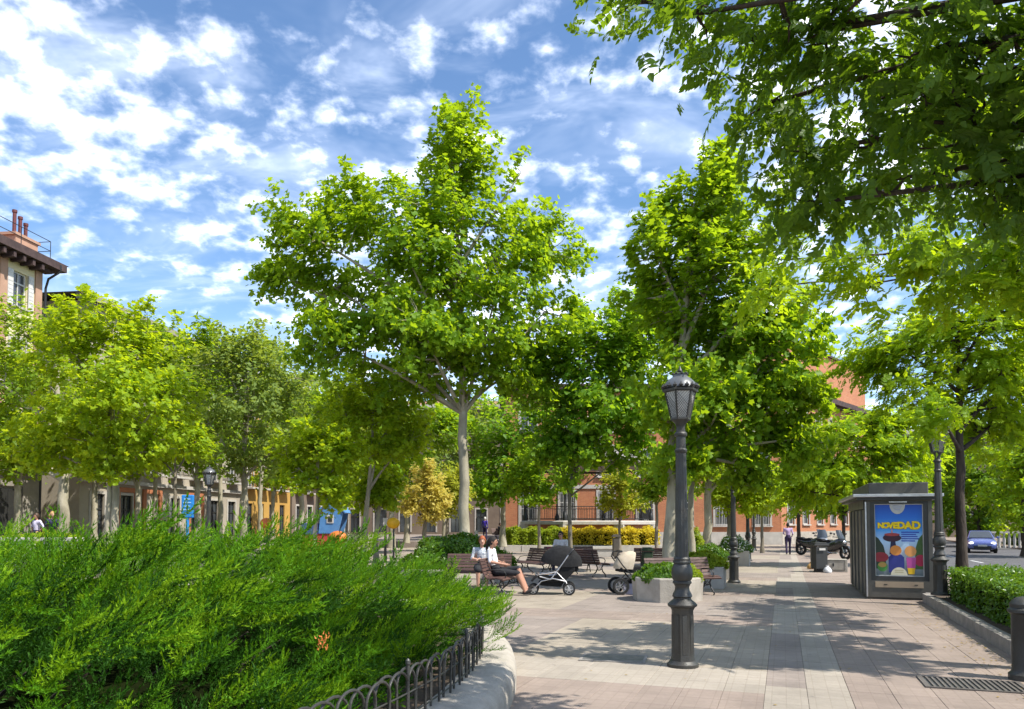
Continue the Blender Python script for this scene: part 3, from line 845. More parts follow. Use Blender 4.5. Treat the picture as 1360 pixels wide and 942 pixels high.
def scatter_leaves(C, cr, per, size, kind, r, flat=.65, up=.7, centre=None, droop=0.0):
    """C: cluster centres; returns vertex and triangle arrays of all leaves"""
    V0, T0_ = LEAF[kind]
    C = np.repeat(C, per, axis=0)
    n = len(C)
    # leaves sit along short shoots that grow outward and upward from each cluster point
    cen = centre if centre is not None else C.mean(axis=0)
    m_ = n // per
    sd_ = C[::per] - cen
    sd_ /= np.linalg.norm(sd_, axis=1, keepdims=True) + 1e-9
    sd_ = sd_ * .75 + np.array([0, 0, .30 - droop]) + r.normal(0, .42, (m_, 3))
    sd_ /= np.linalg.norm(sd_, axis=1, keepdims=True)
    sd_ = np.repeat(sd_, per, axis=0)
    u_ = r.uniform(-.75, 1.0, (n, 1))
    P = C + sd_ * u_ * cr * 1.15 + r.normal(0, 1, (n, 3)) * np.array([cr, cr, cr * flat]) * (.36 - .14 * u_)
    outw = P - (centre if centre is not None else C.mean(axis=0))
    outw /= np.linalg.norm(outw, axis=1, keepdims=True) + 1e-9
    nrm = outw * .45 + np.array([0, 0, up]) + r.normal(0, .48, (n, 3))
    nrm /= np.linalg.norm(nrm, axis=1, keepdims=True)
    fw = outw * .6 + r.normal(0, .7, (n, 3)) + np.array([0, 0, -droop])
    fw -= nrm * np.sum(fw * nrm, axis=1, keepdims=True)
    fw /= np.linalg.norm(fw, axis=1, keepdims=True) + 1e-9
    sd = np.cross(fw, nrm)
    sc = size * r.uniform(.45, 1.3, (n, 1, 1))
    W = P[:, None, :] + sc * (V0[None, :, 0:1] * sd[:, None, :] + V0[None, :, 1:2] * fw[:, None, :] + V0[None, :, 2:3] * nrm[:, None, :])
    T = T0_[None] + (np.arange(n) * len(V0))[:, None, None]
    return W.reshape(-1, 3), T.reshape(-1, 3)

def bez(a, b, c, n):
    return [a * (1 - t) ** 2 + b * 2 * t * (1 - t) + c * t * t for t in [i / n for i in range(n + 1)]]

def make_tree(name, label, base, lobes, fork, tr, leaf, lmat, bark, seed, clusters=120, per=40, size=.2, cr=.45,
              group=None, lean=(0, 0), flat=.65, up=.7, trunks=1, top=None, shell=.55, droop=0.0, limb=1.0, wexp=2 / 3, arch=0.0):
    """lobes: (centre, (rx, ry, rz)) in world space; the crown grows on limbs that reach each lobe"""
    r = np.random.default_rng(seed)
    rd = random.Random(seed)
    base = Vector(base)
    t = thing(name, label, 'tree', base, 0, group)
    L = [(Vector(c) - base, rad) for c, rad in lobes]
    topz = max(c.z + rad[2] for c, rad in L)
    cxy = sum((c for c, _ in L), Vector()) / len(L)
    # trunk and leader
    mb = MB()
    fork_p = Vector((lean[0], lean[1], fork))
    for k in range(trunks):
        o = Vector((rd.uniform(-.25, .25), rd.uniform(-.1, .2), 0)) if k else Vector()
        pts = [Vector((0, 0, -.1)) + o]
        n = 7
        for i in range(1, n + 1):
            f = i / n
            w = .035 * tr / .15
            pts.append(o + fork_p * f + Vector((rd.uniform(-w, w), rd.uniform(-w, w), 0)) * (1 if i < n else 0))
        rr = [tr * (1.45 if i == 0 else 1.12 if i == 1 else 1.0 - .30 * i / n) * (1 if k == 0 else .7) for i in range(n + 1)]
        mb.tube(pts, rr, 12)
    tip = Vector((cxy.x * .4 + lean[0] * .6, cxy.y * .4 + lean[1] * .6, fork + (topz - fork) * .86))
    lead = bez(fork_p, fork_p * .45 + tip * .55 + Vector((rd.uniform(-.2, .2), 0, 0)), tip, 8)
    lr = [tr * .68 * (1 - i / 9.5) for i in range(9)]
    mb.tube(lead, lr, 8)
    nodes_p = [(p, q) for p, q in zip(lead[1:], lr[1:])]
    for c, rad in L:
        f = min(.75, max(0.0, (c.z - fork) / max(.1, tip.z - fork) - .30))
        i = int(f * 8)
        st = lead[i]
        mid = st * .5 + c * .5 + Vector((rd.uniform(-.15, .15), rd.uniform(-.15, .15), rd.uniform(-.1, .35) + arch)) * rad[0]
        end = c + (c - st).normalized() * min(rad) * .25
        pts = bez(st, mid, end, 7)
        r0 = min(tr * .42 * limb, lr[i] * .8)
        rr = [r0 * (1 - i_ / 8.2) + .006 for i_ in range(8)]
        mb.tube(pts, rr, 6)
        nodes_p += [(p, q) for p, q in zip(pts[2:], rr[2:])]
    # clusters
    vol = np.array([rad[0] * rad[1] * rad[2] for _, rad in L]) ** wexp
    pk = vol / vol.sum()
    C = []
    for k in range(clusters):
        c, rad = L[int(r.choice(len(L), p=pk))]
        d = r.normal(0, 1, 3); d /= np.linalg.norm(d)
        q = (r.uniform(0, 1)) ** shell
        C.append((c.x + d[0] * rad[0] * q, c.y + d[1] * rad[1] * q, c.z + d[2] * rad[2] * q))
    C = np.array(C)
    NP = np.array([p for p, _ in nodes_p])
    for q in C:
        d = np.linalg.norm(NP - q, axis=1) + np.maximum(0, NP[:, 2] - q[2]) * .6
        i = int(d.argmin())
        a = Vector(NP[i]); b = Vector(q)
        ra = min(nodes_p[i][1] * .6, .035)
        m_ = (a + b) / 2 + Vector((0, 0, -.06 * (b - a).length)) + Vector((rd.uniform(-.08, .08), rd.uniform(-.08, .08), 0))
        mb.tube([a, m_, b], [ra + .004, ra * .7 + .003, .004], 4, caps=False)
    tk = mb.build('trunk', bark, t, smooth=60)
    V, T = scatter_leaves(C, cr, per, size, leaf, r, flat, up, np.array(cxy), droop)
    link_mesh('crown', np_mesh('crown', V, T, lmat), t)
    return t
def lob(d, *px):
    """crown lobes from picture outline: (x, y, rx, ry[, depth offset])"""
    out = []
    for q in px:
        dd = d + (q[4] if len(q) > 4 else 0)
        c = At(q[0], q[1], dd)
        k = dd / FPX
        out.append((c, (q[2] * k, (q[2] + q[3]) * .5 * k, q[3] * k)))
    return out

PL = 'plane trees of the square'
make_tree('plane_tree', 'tallest pale-trunked plane tree with broad open crown behind the juniper bed', GX(617, 24), lob(24,
    (603, 170, 38, 52), (612, 235, 58, 52, .4), (575, 290, 80, 60, -.5), (480, 285, 60, 48), (395, 305, 58, 46, -.8), (430, 372, 80, 52, .5), (370, 362, 36, 30, .5),
    (600, 380, 110, 75, 1.0), (690, 300, 48, 46, .5), (722, 345, 58, 60), (715, 425, 58, 58, .4), (500, 440, 90, 50), (440, 455, 55, 36, -.6), (620, 470, 95, 50, -1.0), (540, 510, 75, 32, .6), (680, 500, 55, 36, .4), (690, 232, 18, 28, 0), (545, 350, 60, 50, -1.2), (660, 390, 60, 50, -1.0), (560, 430, 70, 44, -1.5)),
    5.2, .19, 'star', M['lf_plane'], M['bark_plane'], 21, 500, 66, 0.176, 0.50, lean=(-.05, 0), shell=.5)
make_tree('plane_tree', 'leafy plane tree with peeling trunk rising behind the nearest lamp post', GX(890, 19.5), lob(19.5,
    (962, 235, 38, 42), (925, 290, 62, 48, .4), (868, 320, 48, 56), (965, 330, 80, 55, -.4), (890, 390, 80, 55, .6), (1010, 400, 66, 56), (1040, 460, 62, 48), (960, 450, 90, 56, .5),
    (1010, 525, 80, 48), (920, 530, 80, 55, -.3), (970, 590, 85, 34, .4), (1065, 525, 44, 42, .2), (1050, 585, 50, 34), (910, 610, 50, 26, -.3), (1000, 625, 50, 20)),
    3.3, .20, 'star', M['lf_plane'], M['bark_plane'], 22, 440, 72, 0.158, 0.42, lean=(.05, 0), shell=.5, flat=.7)
make_tree('plane_tree', 'deep green plane tree with slender brown trunk rising behind the slatted benches', GX(757, 25.5), lob(25.5,
    (815, 425, 62, 42), (770, 470, 62, 45, -.4), (840, 480, 62, 45, .4), (730, 525, 46, 44), (800, 535, 70, 42, -.6), (860, 550, 52, 40), (770, 585, 66, 32), (830, 600, 50, 24), (735, 590, 36, 26), (760, 622, 30, 22), (872, 430, 44, 40, .5), (715, 478, 40, 36, .6), (845, 415, 40, 30)),
    2.6, .085, 'star', M['lf_plane_dk'], M['bark_young'], 23, 320, 64, 0.174, 0.45, shell=.5)
YT = 'young trees along the lamp row'
make_tree('young_tree', 'young yellow-green tree in front of the bandstand yellow hedge', GX(823, 44), lob(44, (822, 645, 24, 26), (808, 668, 20, 14), (838, 665, 18, 16), (824, 680, 18, 10)),
    2.2, .09, 'simple', M['lf_goldgreen'], M['bark_young'], 24, 60, 50, 0.234, 0.40)
make_tree('young_tree', 'tree with leaning pale trunk beside the rounded clipped shrub', GX(918, 23), lob(23, (925, 600, 40, 30), (900, 620, 26, 20), (945, 615, 30, 24)),
    2.6, .12, 'small', M['lf_mid'], M['bark_plane'], 25, 60, 57, 0.147, 0.35)
make_tree('young_tree', 'tree with smooth straight tan trunk behind the square stone planters', GX(940, 29), lob(29, (950, 590, 60, 40), (930, 625, 40, 26), (985, 625, 46, 28)),
    2.8, .19, 'simple', M['lf_mid'], M['bark_plane'], 26, 90, 68, 0.179, 0.40)
make_tree('young_tree', 'bright lime young tree arching over the farther lamp posts', GX(968, 33), lob(33, (985, 640, 42, 26), (1010, 655, 30, 22), (955, 650, 30, 20), (990, 672, 34, 12)),
    2.2, .11, 'simple', M['lf_lime'], M['bark_young'], 27, 110, 75, 0.179, 0.38)

make_tree('young_tree', 'lime young tree against the brick wall beyond the second lamp post', GX(1012, 43), lob(43, (1012, 632, 30, 26), (1036, 650, 26, 18), (992, 655, 24, 16), (1016, 668, 30, 12)),
    2.4, .10, 'simple', M['lf_lime'], M['bark_young'], 28, 80, 60, .24, .42)
make_tree('young_tree', 'leafy young tree screening the left corner of the bandstand', GX(716, 41), lob(41, (714, 610, 34, 30), (700, 640, 26, 20), (735, 640, 26, 22), (716, 660, 26, 10)),
    2.4, .10, 'simple', M['lf_plane'], M['bark_young'], 29, 90, 60, .24, .42)
make_tree('young_tree', 'green young tree before the brick facade between bandstand and tan trunk', GX(872, 40), lob(40, (872, 625, 30, 26), (856, 648, 22, 16), (892, 648, 24, 18)),
    2.6, .10, 'simple', M['lf_mid'], M['bark_young'], 30, 70, 60, .23, .42)

# right-hand verge row: feathery pinnate trees
RV = 'feathery trees along the road verge'
make_tree('robinia_tree', 'feathery bright tree on dark trunk rising from the clipped verge hedge', GX(1277, 17.2, .15), lob(17.2,
    (1190, 460, 66, 34), (1255, 425, 74, 42, .5), (1330, 415, 70, 46, -.6), (1230, 505, 70, 36, -.4), (1300, 490, 70, 40), (1360, 500, 60, 50, .5), (1170, 490, 46, 26, .4), (1320, 560, 60, 34, .5), (1245, 545, 42, 28, -2.2), (1420, 450, 80, 70)),
    3.2, .125, 'robinia', M['lf_robinia'], M['bark_dark'], 31, 270, 22, .27, .42, flat=.5, up=.9, droop=.3, group=None)
make_tree('robinia_tree', 'low spreading yellow-green tree behind the poster kiosk', GX(1172, 29.5, .1), lob(29.5,
    (1150, 585, 76, 34), (1090, 615, 50, 30), (1205, 610, 56, 34), (1140, 635, 80, 28), (1060, 650, 36, 22), (1195, 560, 48, 28), (1110, 570, 36, 24)),
    2.5, .13, 'robinia', M['lf_robinia'], M['bark_dark'], 32, 230, 24, .32, .5, flat=.5, up=.9, droop=.3)
make_tree('robinia_tree', 'arching bright pinnate tree whose sprays reach over the pavement from the verge', ST(10.2, 3.7, .1), lob(8.2,
    (1060, 345, 66, 32, .8), (1010, 385, 44, 24, 1.2), (1140, 345, 72, 34), (1230, 335, 76, 40), (1320, 350, 80, 46), (1110, 390, 56, 24, .6), (1395, 330, 90, 90, -.4), (1480, 300, 120, 120), (1270, 385, 70, 22, .5), (1330, 190, 120, 80, 1.0), (1500, 120, 140, 100, 1.0)) + [((7.6, 9.0, 5.6), (1.3, 1.3, .9)), ((8.6, 11.0, 6.0), (1.4, 1.4, .9)), ((9.4, 12.6, 6.2), (1.3, 1.3, .9)), ((8.2, 7.2, 6.2), (1.3, 1.3, .9))],  # hidden and off-frame lobes added to throw shade on the paving
    4.3, .12, 'robinia', M['lf_robinia'], M['bark_dark'], 33, 350, 20, .23, .30, flat=.5, up=.9, droop=.25, limb=.30, arch=.5)
make_tree('ash_tree', 'overhanging dark-branched ash spreading its long leaflets above the pavement', ST(4.0, 3.9, .1), lob(5.2,
    (850, 2, 62, 22), (930, 18, 60, 26, -.3), (1010, 50, 62, 46), (1110, 40, 90, 60, -.3), (1030, 135, 62, 38, .5), (1080, 200, 60, 46, .5), (1175, 130, 90, 75), (1270, 60, 100, 90, -.6), (1290, 190, 90, 75, -.3), (1180, 240, 80, 44, .3), (1090, 268, 44, 22, .6), (1340, 265, 60, 46, -.4), (1420, 120, 110, 140, -.8),
    (1130, -110, 110, 60, -.6), (1400, -150, 160, 150, -1.4), (1550, 100, 150, 200, -1.5)),
    2.9, .16, 'ash', M['lf_ash'], M['bark_dark'], 34, 245, 11, .185, .36, flat=.6, up=.6, droop=.35, limb=.7, shell=.6, wexp=.40)

# left side of the square
LT = 'street trees on the left side of the square'
make_tree('street_tree', 'full rounded tree with twin pale trunks nearest the juniper on the facade side', GX(152, 24.5, .2), lob(24.5,
    (140, 430, 66, 42), (190, 450, 56, 42, .5), (95, 470, 62, 46), (160, 510, 82, 52, -.6), (70, 540, 50, 42), (215, 530, 46, 42), (130, 580, 76, 42), (60, 600, 44, 30, .4), (195, 590, 46, 32), (120, 615, 60, 22)),
    2.9, .15, 'star', M['lf_lime'], M['bark_plane'], 41, 230, 63, 0.163, 0.42, trunks=2, shell=.5)
make_tree('street_tree', 'darker tree with thick pale trunk in front of the corner building door', GX(84, 29, .42), lob(29.5,
    (20, 430, 60, 42), (-20, 500, 60, 50), (40, 520, 62, 48), (20, 580, 60, 40), (90, 600, 56, 30), (-30, 590, 50, 40), (70, 440, 34, 26)),
    2.9, .24, 'simple', M['lf_mid'], M['bark_plane'], 42, 150, 60, 0.197, 0.50)
make_tree('street_tree', 'thin-trunked tree with low yellow-green crown behind the blue pole sign', GX(232, 30, .42), lob(30, (230, 585, 38, 26), (205, 600, 26, 18), (258, 590, 26, 20), (235, 560, 30, 20)),
    2.4, .10, 'small', M['lf_lime'], M['bark_young'], 43, 70, 57, 0.163, 0.38)
make_tree('street_tree', 'tall dense tree with forked pale trunks in front of the yellow shopfront', GX(323, 33, .42), lob(33,
    (335, 500, 62, 44), (290, 480, 50, 42), (385, 510, 54, 46), (330, 550, 78, 46, -.5), (275, 560, 50, 42), (395, 580, 46, 40), (320, 605, 66, 32), (340, 455, 40, 28)),
    3.2, .17, 'simple', M['lf_pale'], M['bark_plane'], 44, 190, 62, 0.215, 0.50, trunks=2)
make_tree('street_tree', 'bright lime tree with thin trunk before the blue playhouse', GX(419, 23.5, .1), lob(23.5, (420, 590, 48, 34), (385, 610, 26, 24), (455, 605, 32, 30), (420, 635, 48, 22), (440, 655, 34, 16)),
    1.5, .085, 'star', M['lf_lime'], M['bark_plane'], 45, 110, 57, 0.138, 0.33)
make_tree('street_tree', 'lime green tree on slanting trunk between playhouse and golden tree', GX(482, 26, .1), lob(26, (490, 520, 50, 40), (525, 560, 42, 40), (465, 560, 40, 36), (500, 590, 46, 30), (540, 590, 30, 30)),
    2.1, .12, 'star', M['lf_lime'], M['bark_plane'], 46, 130, 57, 0.147, 0.38, lean=(.12, 0))
make_tree('street_tree', 'small drooping lime tree on straight trunk left of the golden tree', GX(500, 27, .1), lob(27, (500, 640, 28, 26), (515, 655, 24, 18), (488, 660, 20, 16)),
    1.3, .12, 'star', M['lf_lime'], M['bark_plane'], 47, 60, 57, 0.138, 0.32)
make_tree('young_tree', 'small golden-orange conical tree turning colour', GX(564, 32, .1), lob(32, (565, 625, 15, 20), (566, 650, 27, 20), (548, 668, 18, 15), (585, 668, 18, 15), (566, 678, 28, 11)),
    1.3, .13, 'simple', M['lf_gold'], M['bark_young'], 48, 80, 78, 0.152, 0.30)
make_tree('young_tree', 'small tree with yellowing leaves right of the golden conical tree', GX(594, 35, .1), lob(35, (600, 640, 20, 20), (598, 665, 22, 18), (610, 655, 14, 18)),
    1.4, .12, 'simple', M['lf_goldgreen'], M['bark_young'], 49, 60, 71, 0.162, 0.34)
BT = 'trees standing before the far facades'
def far_tree(label, px, d, lobes, mat, seed, n=120, size=.30, z=.42, fork=3.0, tr=.18, bark='bark_plane', cr=.6, per=42, group=None):
    return make_tree('street_tree', label, GX(px, d, z), lob(d, *lobes), fork, tr, 'small' if d < 39 else 'simple', M[mat], M[bark], seed, n, per, size * (.86 if d < 39 else 1.06), cr, group=group)
far_tree('tall tree with pointed tops behind the forked pale trunks', 292, 43, [(290, 460, 36, 40), (262, 470, 34, 30), (292, 505, 56, 36), (285, 560, 50, 50), (240, 500, 40, 30)], 'lf_mid', 51, 130)
far_tree('tall tree with pointed top left of the tallest plane crown', 345, 46, [(345, 465, 26, 34), (370, 480, 30, 26), (400, 500, 36, 30), (350, 520, 40, 40), (430, 530, 40, 40)], 'lf_mid', 52, 120)
far_tree('dense far tree between the golden tree and the lime trees', 540, 52, [(540, 560, 50, 40), (500, 590, 44, 36), (580, 590, 44, 40), (545, 630, 50, 34), (470, 560, 50, 50)], 'lf_pale', 53, 140, .34)
far_tree('pale grey-green far tree seen past the tallest plane trunk', 590, 56, [(590, 590, 44, 40), (630, 600, 40, 40), (600, 640, 40, 26), (640, 560, 44, 40)], 'lf_pale', 54, 120, .34)
far_tree('dense dark green tree just right of the tallest plane trunk', 668, 44, [(660, 570, 40, 36), (690, 600, 40, 36), (655, 625, 36, 34), (690, 640, 38, 26), (650, 655, 26, 14), (720, 560, 36, 40)], 'lf_plane_dk', 55, 170, .28)
far_tree('broad tree filling the gap left of the lime trees before the facade row', 400, 40, [(400, 540, 46, 40), (440, 560, 46, 44), (380, 580, 40, 40), (430, 610, 44, 30), (470, 520, 40, 34)], 'lf_mid', 66, 150, .27)
far_tree('tree in the middle of the facade side, hiding the greige block', 262, 37, [(262, 520, 40, 40), (240, 550, 34, 34), (275, 580, 40, 36), (250, 610, 40, 22)], 'lf_mid', 67, 120, .25)
far_tree('shady plane behind the tallest trunk closing the view to the brown block', 520, 42, [(520, 600, 44, 34), (560, 570, 44, 40), (490, 620, 34, 30), (600, 560, 40, 44), (545, 625, 34, 26)], 'lf_plane', 68, 150, .27)
far_tree('tree against the corner building, its crown across the cream wall', 22, 34, [(22, 500, 46, 40), (0, 550, 40, 40), (40, 590, 44, 34), (10, 610, 40, 24)], 'lf_mid', 69, 120, .25)
far_tree('tree at the mouth of the side street beside the corner building', 125, 38, [(125, 520, 44, 44), (100, 570, 40, 40), (150, 580, 40, 40), (125, 615, 44, 22)], 'lf_mid', 70, 120, .25)
far_tree('tree shading the terracotta panels of the greige block', 182, 40, [(182, 560, 34, 40), (165, 600, 34, 26), (200, 605, 34, 24), (185, 520, 36, 30)], 'lf_mid', 72, 110, .25)
far_tree('tree shading the upper yellow house balconies', 362, 52, [(362, 560, 40, 40), (340, 600, 36, 30), (385, 605, 36, 30), (365, 630, 40, 18)], 'lf_mid', 73, 120, .3)
far_tree('evergreen inside the bandstand shade', 765, 62, [(765, 640, 30, 30), (745, 650, 22, 20), (785, 655, 20, 22), (765, 665, 30, 14)], 'lf_far', 56, 80, .32, z=0)
far_tree('tree behind the corner building trees near the side street', 205, 44, [(205, 450, 40, 34), (235, 470, 36, 30), (200, 500, 50, 40), (215, 560, 44, 40)], 'lf_mid', 57, 110)
far_tree('far tree overhanging the street between the yellow and brown facades', 430, 58, [(430, 590, 50, 50), (400, 620, 40, 34), (460, 640, 40, 30), (440, 550, 50, 40)], 'lf_mid', 58, 120, .36)
far_tree('shaded tree against the brick wall beyond the walking man', 1060, 52, [(1065, 600, 40, 36), (1045, 640, 36, 30), (1095, 640, 40, 30), (1080, 665, 44, 18)], 'lf_far', 59, 130, .32, z=0, bark='bark_dark', tr=.14)
far_tree('bushy tree overhanging the parked motorcycles', 1120, 44, [(1125, 640, 44, 34), (1100, 665, 36, 20), (1150, 665, 30, 26)], 'lf_far', 60, 110, .28, z=0, bark='bark_dark', tr=.12, fork=2.2)
# across the road
far_tree('broad dark tree across the road behind the blue car', 1300, 58, [(1300, 640, 50, 40), (1260, 620, 40, 50), (1330, 650, 50, 40), (1290, 690, 40, 14), (1340, 600, 50, 40), (1250, 670, 34, 30)], 'lf_far', 61, 190, .36, z=0, bark='bark_dark', fork=2.4)
far_tree('bright feathery tree overhanging the road beyond the hedge', 1360, 40, [(1345, 610, 40, 36), (1370, 650, 44, 40), (1330, 660, 26, 24), (1400, 600, 60, 60), (1360, 690, 30, 14)], 'lf_robinia', 62, 170, .26, z=0, bark='bark_dark', fork=2.0)
far_tree('small lime bush-like tree left of the blue car', 1272, 60, [(1305, 700, 16, 12), (1290, 706, 14, 10), (1320, 705, 12, 9)], 'lf_lime', 63, 40, .3, z=0, bark='bark_dark', fork=.6, tr=.08)
far_tree('dark tree closing the far end of the road', 1220, 78, [(1220, 640, 50, 44), (1260, 650, 40, 40), (1200, 670, 40, 30), (1250, 600, 50, 40)], 'lf_far', 64, 140, .45, z=0, bark='bark_dark', fork=3)
far_tree('second dark tree at the far end across the road', 1400, 66, [(1400, 640, 60, 50), (1360, 670, 44, 34), (1420, 570, 60, 50), (1370, 600, 50, 40)], 'lf_far', 65, 150, .42, z=0, bark='bark_dark', fork=3)
# ================================================================== ROUND BED WITH JUNIPER
BCX, BCY, BR = -10.23, 8.2, 9.88
def ringpt(a, r, z): return (BCX + r * math.cos(a), BCY + r * math.sin(a), z)
bed = thing('round_planter', 'curved pale concrete planter wall around the big juniper bed', 'planter', (BCX, BCY, 0))
wall_prof = [(BR - .12, .0), (BR - .12, .26), (BR - .02, .30), (BR + .16, .30), (BR + .30, .285), (BR + .375, .23), (BR + .40, .14), (BR + .40, 0)]
mb = MB(); N = 160
for i in range(N):
    for r, z in wall_prof:
        a = 2 * math.pi * i / N
        mb.v.append((r * math.cos(a), r * math.sin(a), z))
m_ = len(wall_prof)
for i in range(N):
    for j in range(m_ - 1):
        a, b = i * m_ + j, ((i + 1) % N) * m_ + j
        mb.f.append((a, a + 1, b + 1, b)); mb.mi.append(0)
mb.build('wall', M['concrete'], bed, smooth=40)
mb = MB()
mb.lathe([(BR - .1, .22), (.01, .30)], 64, caps=False)
mb.build('soil', M['soil'], bed)
# hoop fence on the rim
fence = thing('hoop_fence', 'low black iron fence of overlapping hoops on the curved planter rim', 'fence', (BCX, BCY, .298))
FR = BR + .02
hm = MB(); pts = []
hw = .155
pts.append((0, -hw, 0)); pts.append((0, -hw, .22))
for k in range(11):
    a = math.pi * k / 10
    pts.append((0, -hw * math.cos(a), .255 + .12 * math.sin(a)))
pts.append((0, hw, .22)); pts.append((0, hw, 0))
hm.tube(pts, .0100, 6)
hoop_me = hm.mesh('hoop', M['iron'], 60)
step = .155 / FR
a0 = math.atan2(2.6 - BCY, math.sqrt(FR ** 2 - (2.6 - BCY) ** 2))
nh = 76
for i in range(nh):
    a = a0 + i * step
    link_mesh('hoop', hoop_me, fence, (FR * math.cos(a) + (.006 if i % 2 else -.006), FR * math.sin(a), random.uniform(-.006, .004)), (random.uniform(-.03, .03), random.uniform(-.04, .04), a))
for z in (.045, .20):
    mb = MB()
    mb.tube([((FR) * math.cos(a0 + i * step), (FR) * math.sin(a0 + i * step), z) for i in range(nh)], .007, 5)
    mb.build('rail', M['iron'], fence, smooth=60)
for i in range(0, nh, 10):
    a = a0 + i * step
    mb = MB(); mb.lathe([(.014, 0), (.014, .40), (.020, .405), (.018, .43), (.004, .445)], 8)
    mb.build('post', M['iron'], fence, loc=((FR) * math.cos(a), (FR) * math.sin(a), 0))

# juniper: plumes of needle twigs over a lumpy mound
rng = np.random.default_rng(11)
def plume_template(seed, L=.54, nd_=.0058):
    """one feathery frond: a main shoot along +x, side shoots in a loose fan, all clothed in short needles"""
    r = np.random.default_rng(seed)
    axes = []
    main = [np.array([L * u, .03 * math.sin(3 * u + seed), .10 * L * u * u]) for u in np.linspace(0, 1, 9)]
    axes.append((main, .032))
    ns_ = 15
    for i in range(ns_):
        u = .12 + .80 * i / ns_
        b = np.array([L * u, 0, .10 * L * u * u])
        sg = 1 if i % 2 else -1
        lift = r.uniform(-.25, .75)
        d = np.array([r.uniform(.75, 1.1), sg * r.uniform(.55, .95), lift]); d /= np.linalg.norm(d)
        ln = (.155 * (1 - .58 * u)) * r.uniform(.75, 1.15)
        axes.append(([b + d * ln * f + np.array([.02 * f * f, 0, .035 * f * f]) for f in np.linspace(0, 1, 5)], .025))
    V, T = [], []
    for pts_, nl in axes:
        for k in range(len(pts_) - 1):
            a_, b_ = pts_[k], pts_[k + 1]
            t_ = b_ - a_; ln = np.linalg.norm(t_); t_ = t_ / ln
            for q in range(max(1, int(ln / nd_))):
                p = a_ + t_ * ln * r.uniform()
                e = t_ * r.uniform(.55, 1.1) + r.normal(0, .55, 3) + np.array([0, 0, .10])
                e /= np.linalg.norm(e)
                w = np.cross(e, r.normal(0, 1, 3)); w /= np.linalg.norm(w) + 1e-9
                w *= r.uniform(.0034, .0058)
                o = len(V)
                V += [p - w, p + w, p + e * nl * r.uniform(.7, 1.3)]
                T.append((o, o + 1, o + 2))
        e_ = pts_[-1] - pts_[-2]; e_ = e_ / np.linalg.norm(e_)
        for q in range(3):
            d = e_ + r.normal(0, .25, 3); w = np.cross(d, r.normal(0, 1, 3)); w = w / np.linalg.norm(w) * .006
            o = len(V); V += [pts_[-1] - w, pts_[-1] + w, pts_[-1] + d * .045]; T.append((o, o + 1, o + 2))
    return np.array(V), np.array(T)
TPL = [plume_template(100 + i) for i in range(6)]
def bed_h(x, y):
    """height of the juniper mound"""
    r = np.hypot(x - BCX, y - BCY)
    e = np.clip((BR - .28 - r) / 1.7, 0, 1)
    prof = np.sin(e * math.pi / 2) ** .8
    lump = .12 * np.sin(x * 2.3 + 1.1 * np.sin(y * 1.7)) + .075 * np.sin(y * 2.9 + 2.0 + x) + .05 * np.sin(x * 5.1 - y * 4.3)
    return .30 + (.91 + lump) * prof
def in_view(x, y): return (y > 2.2) and (x > -.76 * y - 1.6)
jun = thing('juniper_shrub', 'wide spreading bright green juniper with feathery plumes filling the round bed', 'shrub', (BCX, BCY, .26))
VV, TT, MI, off = [], [], [], 0
tone = 0
def add_plume(p, d, roll, sc, tpl):
    global off
    V, T = TPL[tpl]
    d = d / np.linalg.norm(d)
    up = np.array([0, 0, 1.0])
    y = np.cross(up, d); y /= np.linalg.norm(y) + 1e-9
    z = np.cross(d, y)
    c, s = math.cos(roll), math.sin(roll)
    y, z = y * c + z * s, z * c - y * s
    W = p + sc * (V[:, :1] * d + V[:, 1:2] * y + V[:, 2:3] * z)
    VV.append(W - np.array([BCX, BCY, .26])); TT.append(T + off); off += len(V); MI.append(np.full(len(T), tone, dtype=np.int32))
# sprays: fans of plumes round a common shoot, with hollows left between them
pts = []
tries = 0
while tries < 30000 and len(pts) < 900:
    tries += 1
    a = rng.uniform(-1.3, 2.1)
    r = BR * math.sqrt(rng.uniform(.06, 1.0)) - .30
    x, y = BCX + r * math.cos(a), BCY + r * math.sin(a)
    if r > BR - .34 or not in_view(x, y): continue
    far = y > 9.5
    md = .49 if not far else .58
    if r > BR - 2.1: md *= .62
    if any((x - q[0]) ** 2 + (y - q[1]) ** 2 < md * md for q in pts): continue
    pts.append((x, y, a, r))
def spray(x, y, z, d, n, sc, open_=.25):
    global tone
    d = d / np.linalg.norm(d)
    root = np.array([x, y, z]) - d * .52 * sc
    root[2] = max(root[2], .26)
    for i in range(n):
        off_ = rng.normal(0, open_, 3)
        e = d + off_ * (.35 + .65 * i / n)
        e /= np.linalg.norm(e)
        # plumes leave the shoot at different heights, the outer ones longer
        b = root + d * rng.uniform(0, .34) * sc + off_ * .12
        tone = int(rng.choice(3, p=(.5, .3, .2)))
        add_plume(b, e, rng.uniform(-.9, .9), sc * rng.uniform(.62, 1.05), int(rng.integers(6)))
